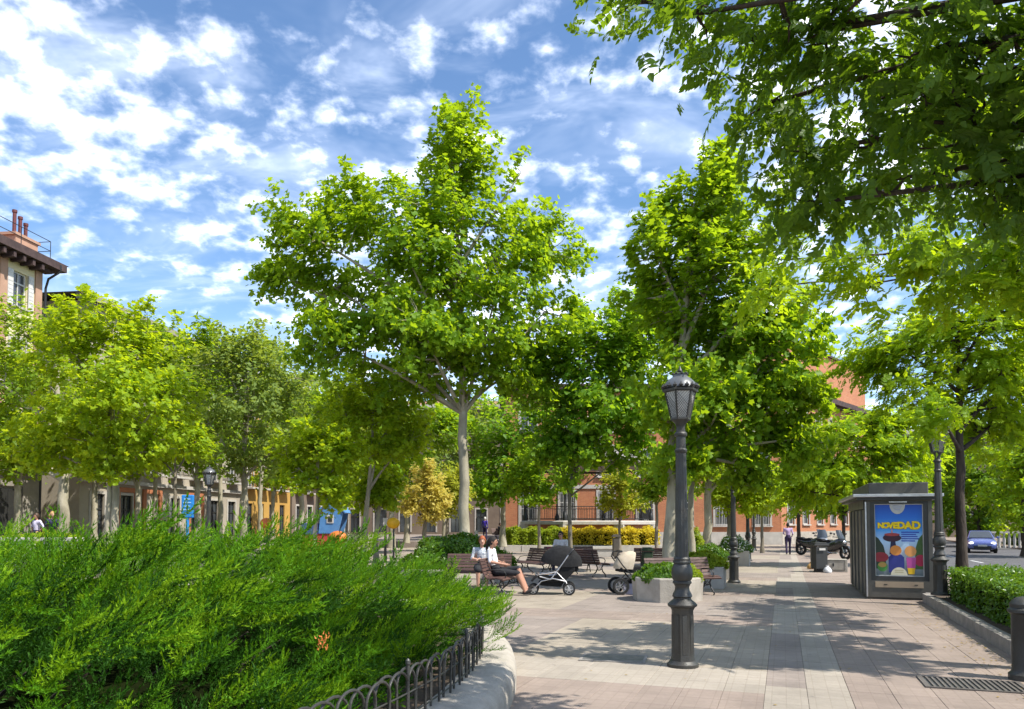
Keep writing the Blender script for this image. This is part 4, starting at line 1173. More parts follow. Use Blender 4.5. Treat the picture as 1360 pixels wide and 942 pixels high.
for (x, y, a, r) in pts:
    h = float(bed_h(x, y)) + rng.normal(.03, .11)
    e = max(0, min(1, (BR - .38 - r) / 2.3))
    outw = np.array([math.cos(a), math.sin(a), 0])
    d = outw * (.50 + .55 * (1 - e)) + np.array([.45, -.15, 0]) + np.array([0, 0, .50 + .15 * e - .30 * (1 - e)]) + rng.normal(0, .24, 3)
    near = y < 9.5
    if near:                                              # deeper shoots in the old tone, its colour darkened as gap shade
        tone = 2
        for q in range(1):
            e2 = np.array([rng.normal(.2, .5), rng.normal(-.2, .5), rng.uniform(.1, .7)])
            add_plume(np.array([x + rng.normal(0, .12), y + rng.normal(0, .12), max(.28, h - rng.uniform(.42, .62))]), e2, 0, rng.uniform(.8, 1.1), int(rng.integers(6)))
    spray(x, y, h, d, 5 if near else 2, rng.uniform(.85, 1.25) * (1 if near else 1.15))
# old shoots inside the mound, colour darkened to carry the hollows' shade
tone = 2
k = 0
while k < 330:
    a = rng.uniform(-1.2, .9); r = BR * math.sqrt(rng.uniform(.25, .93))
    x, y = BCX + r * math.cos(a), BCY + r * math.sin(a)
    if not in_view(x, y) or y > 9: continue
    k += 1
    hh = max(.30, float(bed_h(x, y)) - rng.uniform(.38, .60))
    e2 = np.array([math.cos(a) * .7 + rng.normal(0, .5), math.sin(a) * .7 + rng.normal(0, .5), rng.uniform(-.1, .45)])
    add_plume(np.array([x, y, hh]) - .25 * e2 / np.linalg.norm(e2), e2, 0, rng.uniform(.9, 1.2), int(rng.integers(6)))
# sprays that hang over rim and fence where the bed is thickest
for i in range(150):
    a = rng.uniform(-1.0, .7)
    hang = a > -.06
    r = BR - rng.uniform(.40, .85) if not hang else BR - rng.uniform(-.34, .5)
    x, y = BCX + r * math.cos(a), BCY + r * math.sin(a)
    outw = np.array([math.cos(a), math.sin(a), 0])
    z = rng.uniform(.42, .78) if not hang else rng.uniform(.50, 1.08 - .8 * max(0, r - BR + .25))
    spray(x, y, z, outw * .85 + np.array([.1, 0, .38]) + rng.normal(0, .25, 3), 4, rng.uniform(.7, .95))
# long stray shoots standing proud
for i in range(130):
    a = rng.uniform(-1.9, .6); r = BR * math.sqrt(rng.uniform(.2, .95)) - .4
    x, y = BCX + r * math.cos(a), BCY + r * math.sin(a)
    if not in_view(x, y) or y < 4.2: continue
    d = np.array([.55, .0, .8]) + rng.normal(0, .25, 3)
    add_plume(np.array([x, y, float(bed_h(x, y)) - .25]), d, 0, rng.uniform(.9, 1.35), int(rng.integers(6)))
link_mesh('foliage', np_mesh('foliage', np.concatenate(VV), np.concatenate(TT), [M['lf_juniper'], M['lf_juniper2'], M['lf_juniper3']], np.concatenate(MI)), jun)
# inner twig sheet below the plumes, near-black as painted shade for the gaps
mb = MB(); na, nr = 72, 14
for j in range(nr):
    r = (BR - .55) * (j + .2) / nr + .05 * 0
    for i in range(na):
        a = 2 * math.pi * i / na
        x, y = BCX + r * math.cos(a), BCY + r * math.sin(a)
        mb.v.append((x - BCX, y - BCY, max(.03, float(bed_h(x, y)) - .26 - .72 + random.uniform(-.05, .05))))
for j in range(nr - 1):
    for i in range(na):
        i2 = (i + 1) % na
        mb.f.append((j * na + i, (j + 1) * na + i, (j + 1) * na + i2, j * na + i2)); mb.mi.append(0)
mb.build('shade_toned_twigs', M['twig'], jun)
for i in range(40):
    a = rng.uniform(-1.7, .6); r = BR * rng.uniform(.55, .90)
    x, y = r * math.cos(a), r * math.sin(a)
    mb = MB()
    mb.tube([(x, y, 0), (x + .15 * math.cos(a), y + .15 * math.sin(a), .3), (x + .5 * math.cos(a), y + .5 * math.sin(a), .52)], [.022, .016, .008], 5)
    mb.build('stem', M['bark_dark'], jun)
# one dry orange twig caught in it
dt = At(430, 852, 5.35)
mb = MB()
VT = []
for i in range(40):
    d = Vector((random.gauss(0, .35), random.gauss(0, .4), random.uniform(.2, 1))).normalized()
    b = Vector((random.gauss(0, .02), random.gauss(0, .02), random.uniform(-.06, .06)))
    s_ = d.orthogonal().normalized() * .006
    e = b + d * random.uniform(.012, .034)
    mb.add([b - s_, b + s_, e], [(0, 1, 2)])
o = mb.build('dry_twig', surf('dry_needles', (.55, .17, .035), (.34, .10, .02), 30, .8), loc=dt)
tag(o, 'small dried orange-brown sprig among the green juniper plumes', 'twig')
# ================================================================== LAMP POSTS
M['lampglass'] = surf('frosted_lamp_glass', (0.60, 0.60, 0.57), (0.44, 0.44, 0.42), 14, .35)
def make_lamp():
    t = thing('street_lamp', '', 'lamp post')
    mb = MB()
    n = 8; a0 = math.pi / 8
    mb.lathe([(.185, 0), (.185, .035), (.165, .05), (.150, .075)], 20)
    mb.lathe([(.142, .07), (.135, .12), (.128, .66), (.140, .685), (.150, .70)], n, a0=a0)
    for k in range(8):    # raised fillets on the pedestal faces
        a = k * math.pi / 4
        mb.box((.121 * math.cos(a), .121 * math.sin(a), .38), (.012, .055, .46), rz=a)
    mb.build('pedestal', M['iron'], t, smooth=35)
    mb = MB()
    mb.lathe([(.150, .70), (.172, .715), (.176, .735), (.150, .76), (.118, .785), (.104, .80), (.104, .815), (.118, .83), (.110, .86), (.088, .90), (.083, .94), (.098, .975), (.112, .985), (.112, 1.0),
              (.100, 1.015), (.118, 1.04), (.126, 1.10), (.122, 1.15), (.104, 1.20), (.094, 1.215), (.108, 1.225), (.108, 1.245), (.096, 1.255), (.100, 1.275), (.090, 1.29), (.080, 1.30)], 20)
    mb.build('moulding', M['iron'], t, smooth=35)
    mb = MB()
    ng = 24
    for z, r in ((1.29, .080), (2.55, .062)):
        for k in range(ng):
            a = 2 * math.pi * k / ng
            q = r * (1.0 if k % 2 else .90)
            mb.v.append((q * math.cos(a), q * math.sin(a), z))
    for k in range(ng): mb.f.append((k, (k + 1) % ng, ng + (k + 1) % ng, ng + k)); mb.mi.append(0)
    mb.lathe([(.062, 2.54), (.075, 2.56), (.075, 2.58), (.060, 2.60), (.058, 2.74), (.074, 2.75), (.078, 2.775), (.070, 2.79), (.056, 2.80), (.052, 2.86), (.066, 2.90), (.095, 2.93), (.105, 2.945)], 16)
    mb.build('shaft', M['iron'], t, smooth=35)
    # lantern: six tapering panes
    lan = MB(); pane = None
    r0, r1, z0, z1 = .112, .185, 2.955, 3.285
    for k in range(6):
        a, a2 = k * math.pi / 3, (k + 1) * math.pi / 3
        lan.bar((r0 * math.cos(a), r0 * math.sin(a), z0), (r1 * math.cos(a), r1 * math.sin(a), z1), .017)
        lan.bar((r0 * math.cos(a), r0 * math.sin(a), z0), (r0 * math.cos(a2), r0 * math.sin(a2), z0), .022)
    lan.lathe([(.115, 2.935), (.125, 2.95), (.105, 2.958)], 6)
    lan.lathe([(.19, 3.275), (.215, 3.285), (.22, 3.31), (.195, 3.33)], 6)
    lo = lan.build('lantern', M['iron'], t)
    for k in range(6):
        a, a2 = k * math.pi / 3 + .03, (k + 1) * math.pi / 3 - .03
        q = MB(); qa = .965
        q.add([(r0 * qa * math.cos(a), r0 * qa * math.sin(a), z0 + .01), (r0 * qa * math.cos(a2), r0 * qa * math.sin(a2), z0 + .01), (r1 * qa * math.cos(a2), r1 * qa * math.sin(a2), z1 - .005), (r1 * qa * math.cos(a), r1 * qa * math.sin(a), z1 - .005)], [(0, 1, 2, 3)])
        q.build('glass_pane', M['lampglass'], lo)
        # fine wire diamonds on the glass
        w = MB()
        P = lambda u, v: Vector(((r0 + (r1 - r0) * v) * .985 * (math.cos(a) * (1 - u) + math.cos(a2) * u), (r0 + (r1 - r0) * v) * .985 * (math.sin(a) * (1 - u) + math.sin(a2) * u), z0 + .012 + (z1 - z0 - .02) * v))
        for j in range(-4, 10):
            for sgn in (1, -1):
                v0, v1 = j / 9, j / 9 + sgn * .55
                u0, u1 = 0.0, 1.0
                if v0 < 0 or v0 > 1:
                    tcl = (min(max(v0, 0), 1) - v0) / (v1 - v0); u0 = tcl; v0 = min(max(v0, 0), 1)
                    if not 0 <= u0 < 1: continue
                if v1 < 0 or v1 > 1:
                    vv = min(max(v1, 0), 1); u1 = u0 + (vv - v0) / (v1 - v0) * (1 - u0); v1 = vv
                w.bar(P(u0, v0), P(u1, v1), .0035)
        w.build('wire_mesh', M['iron'], lo)
    cap = MB()
    cap.lathe([(.205, 3.325), (.195, 3.36), (.17, 3.40), (.13, 3.44), (.09, 3.465), (.085, 3.485), (.095, 3.495), (.06, 3.51)], 18)
    co = cap.build('lantern_cap', surf('zinc_cap', (.17, .175, .18), (.10, .105, .11), 8, .38, .4), t, smooth=40)
    cr = MB()
    for k in range(18):
        a = k * math.pi / 9
        cr.lathe([(.018, 0), (.030, .018), (.012, .038), (.004, .055)], 5, c=(.205 * math.cos(a), .205 * math.sin(a), 3.325))
    for k in range(8):
        a = k * math.pi / 4
        cr.lathe([(.010, 0), (.018, .012), (.003, .035)], 5, c=(.085 * math.cos(a), .085 * math.sin(a), 3.49))
    cr.build('cresting', M['iron'], co)
    fi = MB(); fi.lathe([(.03, 3.50), (.02, 3.52), (.032, 3.54), (.016, 3.565), (.004, 3.60)], 10); fi.build('finial', M['iron'], co, smooth=40)
    return t
lamp0 = make_lamp()
lamp0.location = G(907, 885); lamp0['group'] = 'cast iron lamp posts'
lamp0['label'] = 'large cast iron lamp post with glass lantern standing in the paving, octagonal planter behind'
dup(lamp0, G(975, 774), .3, 'dark lamp post beside the square stone planters, its lantern lost in leaves')
dup(lamp0, GX(993, 34), .1, 'far lamp post by the white flowering planter box')
dup(lamp0, GX(1001, 47), .5, 'last lamp post of the row, before the brick wall')
dup(lamp0, GX(1247, 15.6, .22), .2, 'lamp post rising from the hedge beside the poster kiosk')
dup(lamp0, GX(277, 24.5, .0), .2, 'lamp post in the square beyond the juniper, left of the forked pale trunks')

# ================================================================== VERGE BED, HEDGES
def leafbox(name, label, cat, poly_fn, n, size, mat, kindleaf='simple', parent=None, seed=1):
    r = np.random.default_rng(seed)
    P, NRM = poly_fn(r, n)
    V0, T0_ = LEAF[kindleaf]
    nn = len(P)
    nr = NRM + r.normal(0, .55, (nn, 3)); nr /= np.linalg.norm(nr, axis=1, keepdims=True)
    fw = r.normal(0, 1, (nn, 3)) + np.array([0, 0, .5]); fw -= nr * np.sum(fw * nr, axis=1, keepdims=True); fw /= np.linalg.norm(fw, axis=1, keepdims=True)
    sd = np.cross(fw, nr)
    sc = size * r.uniform(.6, 1.25, (nn, 1, 1))
    W = P[:, None] + sc * (V0[None, :, 0:1] * sd[:, None] + V0[None, :, 1:2] * fw[:, None] + V0[None, :, 2:3] * nr[:, None])
    T = T0_[None] + (np.arange(nn) * len(V0))[:, None, None]
    return np_mesh(name, W.reshape(-1, 3), T.reshape(-1, 3), mat)
def boxfn(lx, ly, h, lump=.05, z0=0.0):
    """points and normals over a clipped hedge lx by ly, h high, origin at its centre"""
    def fn(r, n):
        a = [lx * ly, ly * h, ly * h, lx * h, lx * h]
        f = r.choice(5, n, p=np.array(a) / sum(a))
        u, v = r.uniform(-1, 1, n), r.uniform(-1, 1, n)
        P = np.zeros((n, 3)); N_ = np.zeros((n, 3))
        for k in range(5):
            m = f == k
            if k == 0: P[m] = np.c_[u[m] * lx / 2, v[m] * ly / 2, np.full(m.sum(), h)]; N_[m] = (0, 0, 1)
            elif k in (1, 2):
                sg = 1 if k == 1 else -1
                P[m] = np.c_[np.full(m.sum(), sg * lx / 2), u[m] * ly / 2, (v[m] + 1) / 2 * h]; N_[m] = (sg, 0, .8)
            else:
                sg = 1 if k == 3 else -1
                P[m] = np.c_[u[m] * lx / 2, np.full(m.sum(), sg * ly / 2), (v[m] + 1) / 2 * h]; N_[m] = (0, sg, .8)
        dep = np.abs(r.normal(0, 1, n)) * .06
        N_ = N_ / np.linalg.norm(N_, axis=1, keepdims=True)
        P -= N_ * dep[:, None]
        w = lump * (np.sin(P[:, 0] * 5.1 + 1) + np.sin(P[:, 1] * 4.3) + np.sin((P[:, 0] + P[:, 1]) * 9))
        P += N_ * w[:, None]
        P[:, 2] = np.maximum(P[:, 2], .02) + z0
        return P, N_
    return fn
def domefn(rx, ry, h, lump=.06, z0=0.0):
    def fn(r, n):
        d = r.normal(0, 1, (n, 3)); d[:, 2] = np.abs(d[:, 2]); d /= np.linalg.norm(d, axis=1, keepdims=True)
        k = 1 + lump * (np.sin(d[:, 0] * 9) + np.sin(d[:, 1] * 11 + 2) + np.sin(d[:, 2] * 8)) - np.abs(r.normal(0, .07, n))
        P = d * np.array([rx, ry, h]) * k[:, None]; P[:, 2] += z0
        return P, d
    return fn
def hedge(name, label, loc, rz, lx, ly, h, n, size, mat, seed, leafk='simple', group=None, lump=.03, z0=0.0):
    t = thing(name, label, 'hedge', loc, rz, group)
    link_mesh('foliage', leafbox('foliage', '', '', boxfn(lx, ly, h, lump, z0), n, size, mat, leafk, seed=seed), t)
    MB().box((0, 0, z0 + h * .42), (lx - .26, ly - .26, h * .84)).build('shade_toned_twigs', M['twig'], t)
    return t
def shrub(name, label, loc, rx, ry, h, n, size, mat, seed, leafk='simple', group=None, lump=.06, z0=0.0):
    t = thing(name, label, 'shrub', loc, 0, group)
    link_mesh('foliage', leafbox('foliage', '', '', domefn(rx, ry, h, lump, z0), n, size, mat, leafk, seed=seed), t)
    q = MB(); q.ell((0, 0, z0 + h * .36), (rx * .72, ry * .72, h * .42), 12, 8); q.build('shade_toned_twigs', M['twig'], t, smooth=60)
    return t
# verge bed: stone edging, soil, hedge
vb = thing('verge_bed', 'stone-edged planting bed running along the pavement below the hedge', 'planting bed', (0, 0, 0))
edge_me = MB().box((0, 0, .085), (.155, .985, .21)).mesh('edging_stone', M['granite'])
for i in range(14):
    link_mesh('edging_stone', edge_me, vb, ST(4.4 + i * 1.0 + .5, 2.72 + .012 * i, random.uniform(-.004, .004)), (0, 0, RZ_ST - .012))
for i in range(2):
    link_mesh('edging_stone', edge_me, vb, ST(18.48, 3.38 + i * 1.0, 0), (0, 0, RZ_ST + math.pi / 2))
sl = MB(); q = stpoly((4.4, 2.80), (18.4, 2.95), (18.4, 4.6), (4.4, 4.6)); sl.ext([(p.x, p.y) for p in q], 0.002, .15, lambda a, b, d: (a, b, d)); sl.build('soil', M['soil'], vb)
hg = hedge('clipped_hedge', 'glossy dark green clipped hedge behind the stone edging', ST(12.1, 3.72, .15), RZ_ST - .012, 1.30, 11.4, .66, 26000, .062, M['lf_hedge'], 71, lump=.035)
# leaf litter along the edging
r_ = np.random.default_rng(5)
n = 420
s_ = r_.uniform(6, 18, n); t_ = 2.62 - np.abs(r_.normal(0, .28, n)); k = r_.uniform(size=n) < .25
s_[k] = r_.uniform(6, 22, k.sum()); t_[k] = r_.uniform(-3, 2.5, k.sum())
V0, T0_ = LEAF['simple']
W = []
for a, b in zip(s_, t_):
    p = ST(a, b); an = r_.uniform(0, 6.28); sc = r_.uniform(.025, .05)
    W.append(np.c_[p.x + sc * (V0[:, 0] * math.cos(an) - V0[:, 1] * math.sin(an)), p.y + sc * (V0[:, 0] * math.sin(an) + V0[:, 1] * math.cos(an)), .006 + sc * np.abs(V0[:, 2]) * 1.2 + 0 * V0[:, 0]])
T = (T0_[None] + (np.arange(n) * len(V0))[:, None, None]).reshape(-1, 3)
o = link_mesh('leaf_litter', np_mesh('leaf_litter', np.concatenate(W), T, leafmat('dry_leaf', (.30, .19, .05), (.42, .30, .06), (.3, .2, .05), .2)))
tag(o, 'dry fallen leaves scattered along the kerb', 'leaves', kind='stuff')

# bollard at the kerb
t = thing('bollard', 'stout grey bollard with ringed cap beside the hedge edging', 'bollard', G(1361, 903))
MB().lathe([(.155, 0), (.155, .06), (.125, .09), (.118, .12), (.112, .70), (.118, .71)], 18).build('shaft', M['iron'], t, smooth=35)
MB().lathe([(.118, .71), (.145, .73), (.145, .76), (.120, .78), (.125, .82), (.100, .86), (.055, .89), (.012, .90)], 18).build('cap', M['iron'], t, smooth=35)

# bandstand hedge with pale kerb
for a, b, lab, mt, sd in ((672, 742, 'green part of the bandstand hedge under its pale kerb', 'lf_greenhedge', 81), (742, 872, 'bright yellow bandstand hedge in full sun', 'lf_yellowhedge', 82)):
    p, q = GX(a, 46.2), GX(b, 46.2)
    hedge('flowering_hedge', lab, ((p.x + q.x) / 2, 46.2, .35), 0, q.x - p.x, 1.5, .92, 11000, .13, M[mt], sd, group=None, lump=.09)
kb = thing('hedge_kerb', 'long pale stone kerb below the bandstand hedge', 'kerb', (GX(770, 45).x, 45, 0))
km = MB().box((0, 0, .18), (.985, .35, .40)).mesh('kerb_stone', M['white_stone'])
for i in range(11): link_mesh('kerb_stone', km, kb, (-4.95 + i * .99, .05 + .03 * abs(i - 5), random.uniform(-.004, .004)))
MB().box((0, 1.25, .16), (9.9, 2.0, .34)).build('soil', M['soil'], kb)

# ================================================================== PLANTERS
def octa_planter(name, label, loc, r, h, a0=math.pi / 8, n=8, group=None, rz=0):
    t = thing(name, label, 'planter', loc, rz, group)
    mb = MB(); mb.lathe([(r * .965, 0), (r, h - .03), (r - .015, h), (r - .10, h), (r - .115, h - .02), (r - .12, h - .12)], n, a0=a0, caps=False)
    mb.build('tub', M['concrete'], t, bev=.006)
    MB().lathe([(r - .11, h - .10), (.01, h - .06)], n, a0=a0, caps=False).build('soil', M['soil'], t)
    return t
po = G(893, 800); po.y += .55
octa_planter('concrete_planter', 'octagonal concrete tub behind the nearest lamp post', po, .80, .52, group=None)
SH = 'shrubs in the stone planters'
shrub('tub_shrub', 'low dark green feathery shrub filling the octagonal tub', (po.x - .12, po.y - .05, .44), .62, .60, .33, 7000, .075, M['lf_hedge'], 91)
shrub('tub_shrub', 'small olive-yellow shrub at the lamp side of the octagonal tub', (po.x + .42, po.y - .12, .44), .30, .34, .33, 3500, .06, M['lf_greenhedge'], 92)
def box_planter(label, loc, w, d, h, rz=RZ_ST, group=None):
    t = thing('concrete_planter', label, 'planter', loc, rz, group)
    mb = MB(); k = .10
    mb.box((0, -d / 2 + k / 2, h / 2), (w, k, h)); mb.box((0, d / 2 - k / 2, h / 2), (w, k, h))
    mb.box((-w / 2 + k / 2, 0, h / 2 - .002), (k, d - 2 * k, h)); mb.box((w / 2 - k / 2, 0, h / 2 - .002), (k, d - 2 * k, h))
    mb.build('tub', M['white_stone'], t)
    MB().box((0, 0, h / 2 - .06), (w - 2 * k - .004, d - 2 * k - .004, h - .02)).build('soil', M['soil'], t)
    return t
bp = [(945, 782, .95, .95, .56, 'square pale stone planter with round olive shrub behind the octagonal tub'),
      (955, 770, .95, .95, .56, 'square pale stone planter with dark shrub, left of the second lamp post'),
      (980, 752, 1.2, 1.0, .60, 'pale box planter with white flowers beside the farther lamp posts')]
for i, (x, y, w, d, h, lab) in enumerate(bp):
    p = G(x, y); p.y += .5
    box_planter(lab, p, w, d, h)
    if i == 0: shrub('tub_shrub', 'round olive green shrub spilling over the square planter', (p.x - .1, p.y, .5), .62, .55, .42, 4500, .07, M['lf_greenhedge'], 93)
    if i == 1: shrub('tub_shrub', 'dark green spreading shrub in the planter left of the second lamp post', (p.x - .2, p.y, .5), .72, .55, .50, 4500, .07, M['lf_hedge'], 94)
    if i == 2:
        s = shrub('tub_shrub', 'white flowering shrub in the farther box planter', (p.x, p.y, .52), .70, .6, .62, 4000, .07, M['lf_hedge'], 95)
        link_mesh('blossom', leafbox('blossom', '', '', domefn(.74, .64, .66, .06), 420, .075, surf('white_petals', (.75, .74, .68), (.6, .6, .52), 8, .8), 'simple', seed=96), s)
shrub('clipped_shrub', 'ball-shaped clipped lime shrub between the tree trunks', GX(923, 27, 0.5), .34, .34, .85, 2500, .07, M['lf_greenhedge'], 97, z0=.1)
# low box seat / stone blocks near the bandstand kerb
for x0, x1, y0, d, lab in ((858, 918, 755, 28.6, 'low white stone block seat behind the green litter bin'), (772, 822, 738, 38, 'long low white stone seat beyond the slatted benches')):
    p, q = GX(x0, d), GX(x1, d)
    t = thing('stone_seat', lab, 'stone seat', ((p.x + q.x) / 2, d, 0))
    MB().box((0, 0, .20), (q.x - p.x - .1, .52, .40)).build('base', M['white_stone'], t, bev=.012)
    MB().box((0, 0, .46), (q.x - p.x, .62, .12)).build('top', M['white_stone'], t, bev=.012)
# round bush beside the women's benches, low concrete ring
rb = GX(606, 22.6)
t = thing('ring_planter', 'low round concrete ring planted with a glossy bush behind the seated women', 'planter', rb)
mb = MB(); mb.lathe([(1.75, 0), (1.75, .36), (1.72, .40), (1.5, .40), (1.48, .34)], 40, caps=False); mb.build('ring', M['concrete'], t, smooth=40)
MB().lathe([(1.5, .33), (.01, .36)], 40, caps=False).build('soil', M['soil'], t)
shrub('ring_shrub', 'broad glossy green bush behind the seated women', (rb.x, rb.y, .34), 1.62, 1.55, .92, 14000, .10, M['lf_hedge'], 98)
# rounded bushes and white walls beyond the juniper, left
for px, d, rx, h, lab, mt, sd in ((55, 20.5, 1.5, .55, 'rounded lime bush in front of the two standing women', 'lf_lime', 99), (205, 21.5, 1.2, .5, 'yellow-green bush below the blue pole sign', 'lf_lime', 100)):
    shrub('ring_shrub', lab, GX(px, d, .85), rx, rx, h, 5000, .09, M[mt], sd)
for px, d, w, lab in ((18, 19.0, .9, 'white low wall glimpsed behind the juniper at its far side'), (85, 19.2, .8, 'white wall end beside the rounded lime bush')):
    t = thing('low_wall', lab, 'wall', GX(px, d))
    MB().box((0, 0, .62), (w, .4, 1.24)).build('wall_body', M['white_stone'], t, bev=.01); MB().box((0, 0, 1.29), (w + .1, .5, .09)).build('coping', M['white_stone'], t, bev=.01)

# ================================================================== BENCHES
def make_bench(L=1.75):
    t = thing('park_bench', '', 'bench')
    slat = MB().box((0, 0, 0), (L, .062, .032)).mesh('slat', M['wood_slat'])
    # seat: slats follow a gentle curve; front at -y
    prof = [(-.26, .405, 25), (-.19, .432, 8), (-.115, .440, 0), (-.04, .437, -3), (.035, .430, -5), (.105, .425, 10)]
    prof += [(.165, .47, 62), (.20, .545, 68), (.228, .62, 72), (.252, .695, 72), (.276, .77, 72), (.303, .84, 66)]
    for i, (y, z, a) in enumerate(prof):
        link_mesh('slat', slat, t, (0, y, z), (R(a), 0, 0))
    for sx in (-L / 2 + .22, L / 2 - .22):
        mb = MB()
        mb.tube([(sx, -.27, .385), (sx, -.19, .408), (sx, -.04, .412), (sx, .10, .402), (sx, .17, .45), (sx, .215, .55), (sx, .27, .70), (sx, .325, .85)], .018, 6)
        mb.tube([(sx, -.20, .40), (sx, -.12, .30), (sx, -.17, .18), (sx, -.27, .09), (sx, -.31, .03), (sx, -.27, .015)], [.018, .020, .020, .02, .018, .014], 6)
        mb.tube([(sx, .12, .41), (sx, .06, .30), (sx, .12, .18), (sx, .24, .09), (sx, .29, .03), (sx, .25, .015)], [.018, .020, .020, .02, .018, .014], 6)
        mb.tube([(sx, -.13, .26), (sx, -.03, .22), (sx, .07, .26)], .013, 6)
        mb.tube([(sx, -.03, .22), (sx, -.07, .29), (sx, -.02, .33), (sx, .02, .29), (sx, -.02, .27)], .009, 5)
        mb.build('leg', M['iron_dark'], t, smooth=60)
        mb = MB(); mb.tube([(sx, -.24, .40), (sx, -.28, .52), (sx, -.22, .60), (sx, -.05, .62), (sx, .12, .615), (sx, .225, .60)], .013, 6)
        mb.build('armrest', M['iron_dark'], t, smooth=60)
    MB().bar((-L / 2 + .22, -.03, .22), (L / 2 - .22, -.03, .22), .016).build('stretcher', M['iron_dark'], t)
    return t
BG = 'slatted benches with scrolled iron legs'
bench0 = make_bench()
bench0['group'] = BG
WB = GX(669, 18.0)
bench0.location = (WB.x + .0, WB.y + .12, 0); bench0.rotation_euler = (0, 0, R(72))
bench0['label'] = 'dark slatted bench seen end-on under the woman with a ponytail'
dup(bench0, (GX(634, 19.9).x, 20.1, 0), R(-8), 'slatted bench under the red-haired woman', BG)
dup(bench0, (GX(712, 24.6).x, 24.6, 0), R(-60), 'slatted bench angled behind the black stroller, nobody on its open end', BG)
dup(bench0, (GX(776, 24.2).x, 24.2, 0), R(128), 'empty slatted bench right of the black stroller, iron legs in view', BG)
dup(bench0, (GX(757, 26.4).x, 26.4, 0), R(6), 'slatted bench under the person in sunglasses', BG)
dup(bench0, (GX(877, 25.5).x, 25.5, 0), R(168), 'red-brown bench behind the green litter bin', BG)
dup(bench0, (G(942, 792).x - .55, G(942, 792).y + .25, 0), R(20), 'bench whose iron scroll end peeps out right of the octagonal tub', BG)
dup(bench0, (GX(668, 56).x, 57.2, .42), R(30), 'far bench on the raised walk under a seated figure', BG)

# ================================================================== POSTER KIOSK
M['kiosk'] = surf('kiosk_grey', (0.115, 0.108, 0.092), (0.085, 0.080, 0.070), 3, .5, .2, .15, 60)
M['kiosk_d'] = surf('kiosk_dark', (0.055, 0.055, 0.053), (0.038, 0.038, 0.037), 3, .45, .2)
KS0, KT0, KW, KD, KH = 18.7, 1.76, 1.32, 4.2, 2.28
ki = thing('poster_kiosk', 'grey street kiosk with flat canopy and bright poster panel beside the hedge', 'kiosk', ST(KS0, KT0), RZ_ST)
# local: x across (0..KW), y along the street (0..KD), z up
def bx(mb, x0, x1, y0, y1, z0, z1): mb.box(((x0 + x1) / 2, (y0 + y1) / 2, (z0 + z1) / 2), (x1 - x0, y1 - y0, z1 - z0))
mb = MB(); bx(mb, .04, KW - .02, .10, KD, .06, KH); mb.build('body', M['kiosk_d'], ki)
mb = MB(); bx(mb, 0, KW, .06, KD + .03, 0, .06); mb.build('base', M['kiosk'], ki)
# front panel with frame round the poster opening
PX0, PX1, PZ0, PZ1 = .17, 1.15, .52, 2.13
mb = MB()
bx(mb, 0, KW, 0, .10, .05, PZ0 - .10); bx(mb, 0, PX0 - .09, 0, .10, PZ0 - .10, KH); bx(mb, PX1 + .09, KW, 0, .10, PZ0 - .10, KH); bx(mb, PX0 - .09, PX1 + .09, 0, .10, PZ1 + .06, KH)
mb.build('front_panel', M['kiosk'], ki)
mb = MB()
for (a, b, c, d) in ((PX0 - .09, PX1 + .09, PZ0 - .10, PZ0), (PX0 - .09, PX1 + .09, PZ1, PZ1 + .06), (PX0 - .09, PX0, PZ0, PZ1), (PX1, PX1 + .09, PZ0, PZ1)): bx(mb, a, b, .015, .098, c, d)
mb.build('poster_frame', M['kiosk_d'], ki)
mb = MB(); bx(mb, PX0 + .30, PX0 + .66, -.012, .02, PZ1 + .03, PZ1 + .055); mb.build('lock_strip', M['alu'], ki)
mb = MB(); bx(mb, .16, 1.12, -.012, .0, .27, .40)
for x in (.30, .90): pass
mb.build('vent_plate', surf('tan_plate', (.36, .28, .19), (.29, .22, .15), 5, .6), ki)
mb = MB()
for x in (.33, .94): bx(mb, x, x + .07, -.016, -.010, .325, .345)
mb.build('vent_slot', M['kiosk_d'], ki)
# side: vertical folding panels, slightly stepped
npan = 9
for i in range(npan):
    y0 = .14 + i * (KD - .16) / npan
    mb = MB(); bx(mb, -.035 - .03 * (i % 2), .04, y0, y0 + (KD - .16) / npan - .03, .08, KH - .28)
    mb.build('side_panel', M['kiosk'], ki, bev=.006)
mb = MB(); bx(mb, -.05, .045, .12, KD - .02, KH - .26, KH - .02); mb.build('side_fascia', M['kiosk'], ki)
mb = MB(); mb.tube([(-.01, -.02, .06), (-.01, -.02, KH - .1)], .018, 8); mb.build('corner_post', M['alu'], ki, smooth=50)
mb = MB(); bx(mb, .03, KW - .01, KD, KD + .02, .1, KH - .1); mb.build('rear_panel', M['kiosk'], ki)
# canopy: flat slab with pale edge, tapered box on top
mb = MB(); bx(mb, -.28, KW + .20, -.22, KD + .25, KH, KH + .07); mb.build('canopy', M['alu'], ki, bev=.01)
mb = MB(); bx(mb, -.20, KW + .12, -.14, KD + .17, KH - .06, KH - .002); mb.build('canopy_soffit', M['kiosk_d'], ki)
mb = MB(); bx(mb, .06, KW - .06, .02, KD, KH + .07, KH + .33); mb.build('roof_box', M['kiosk'], ki, bev=.02)
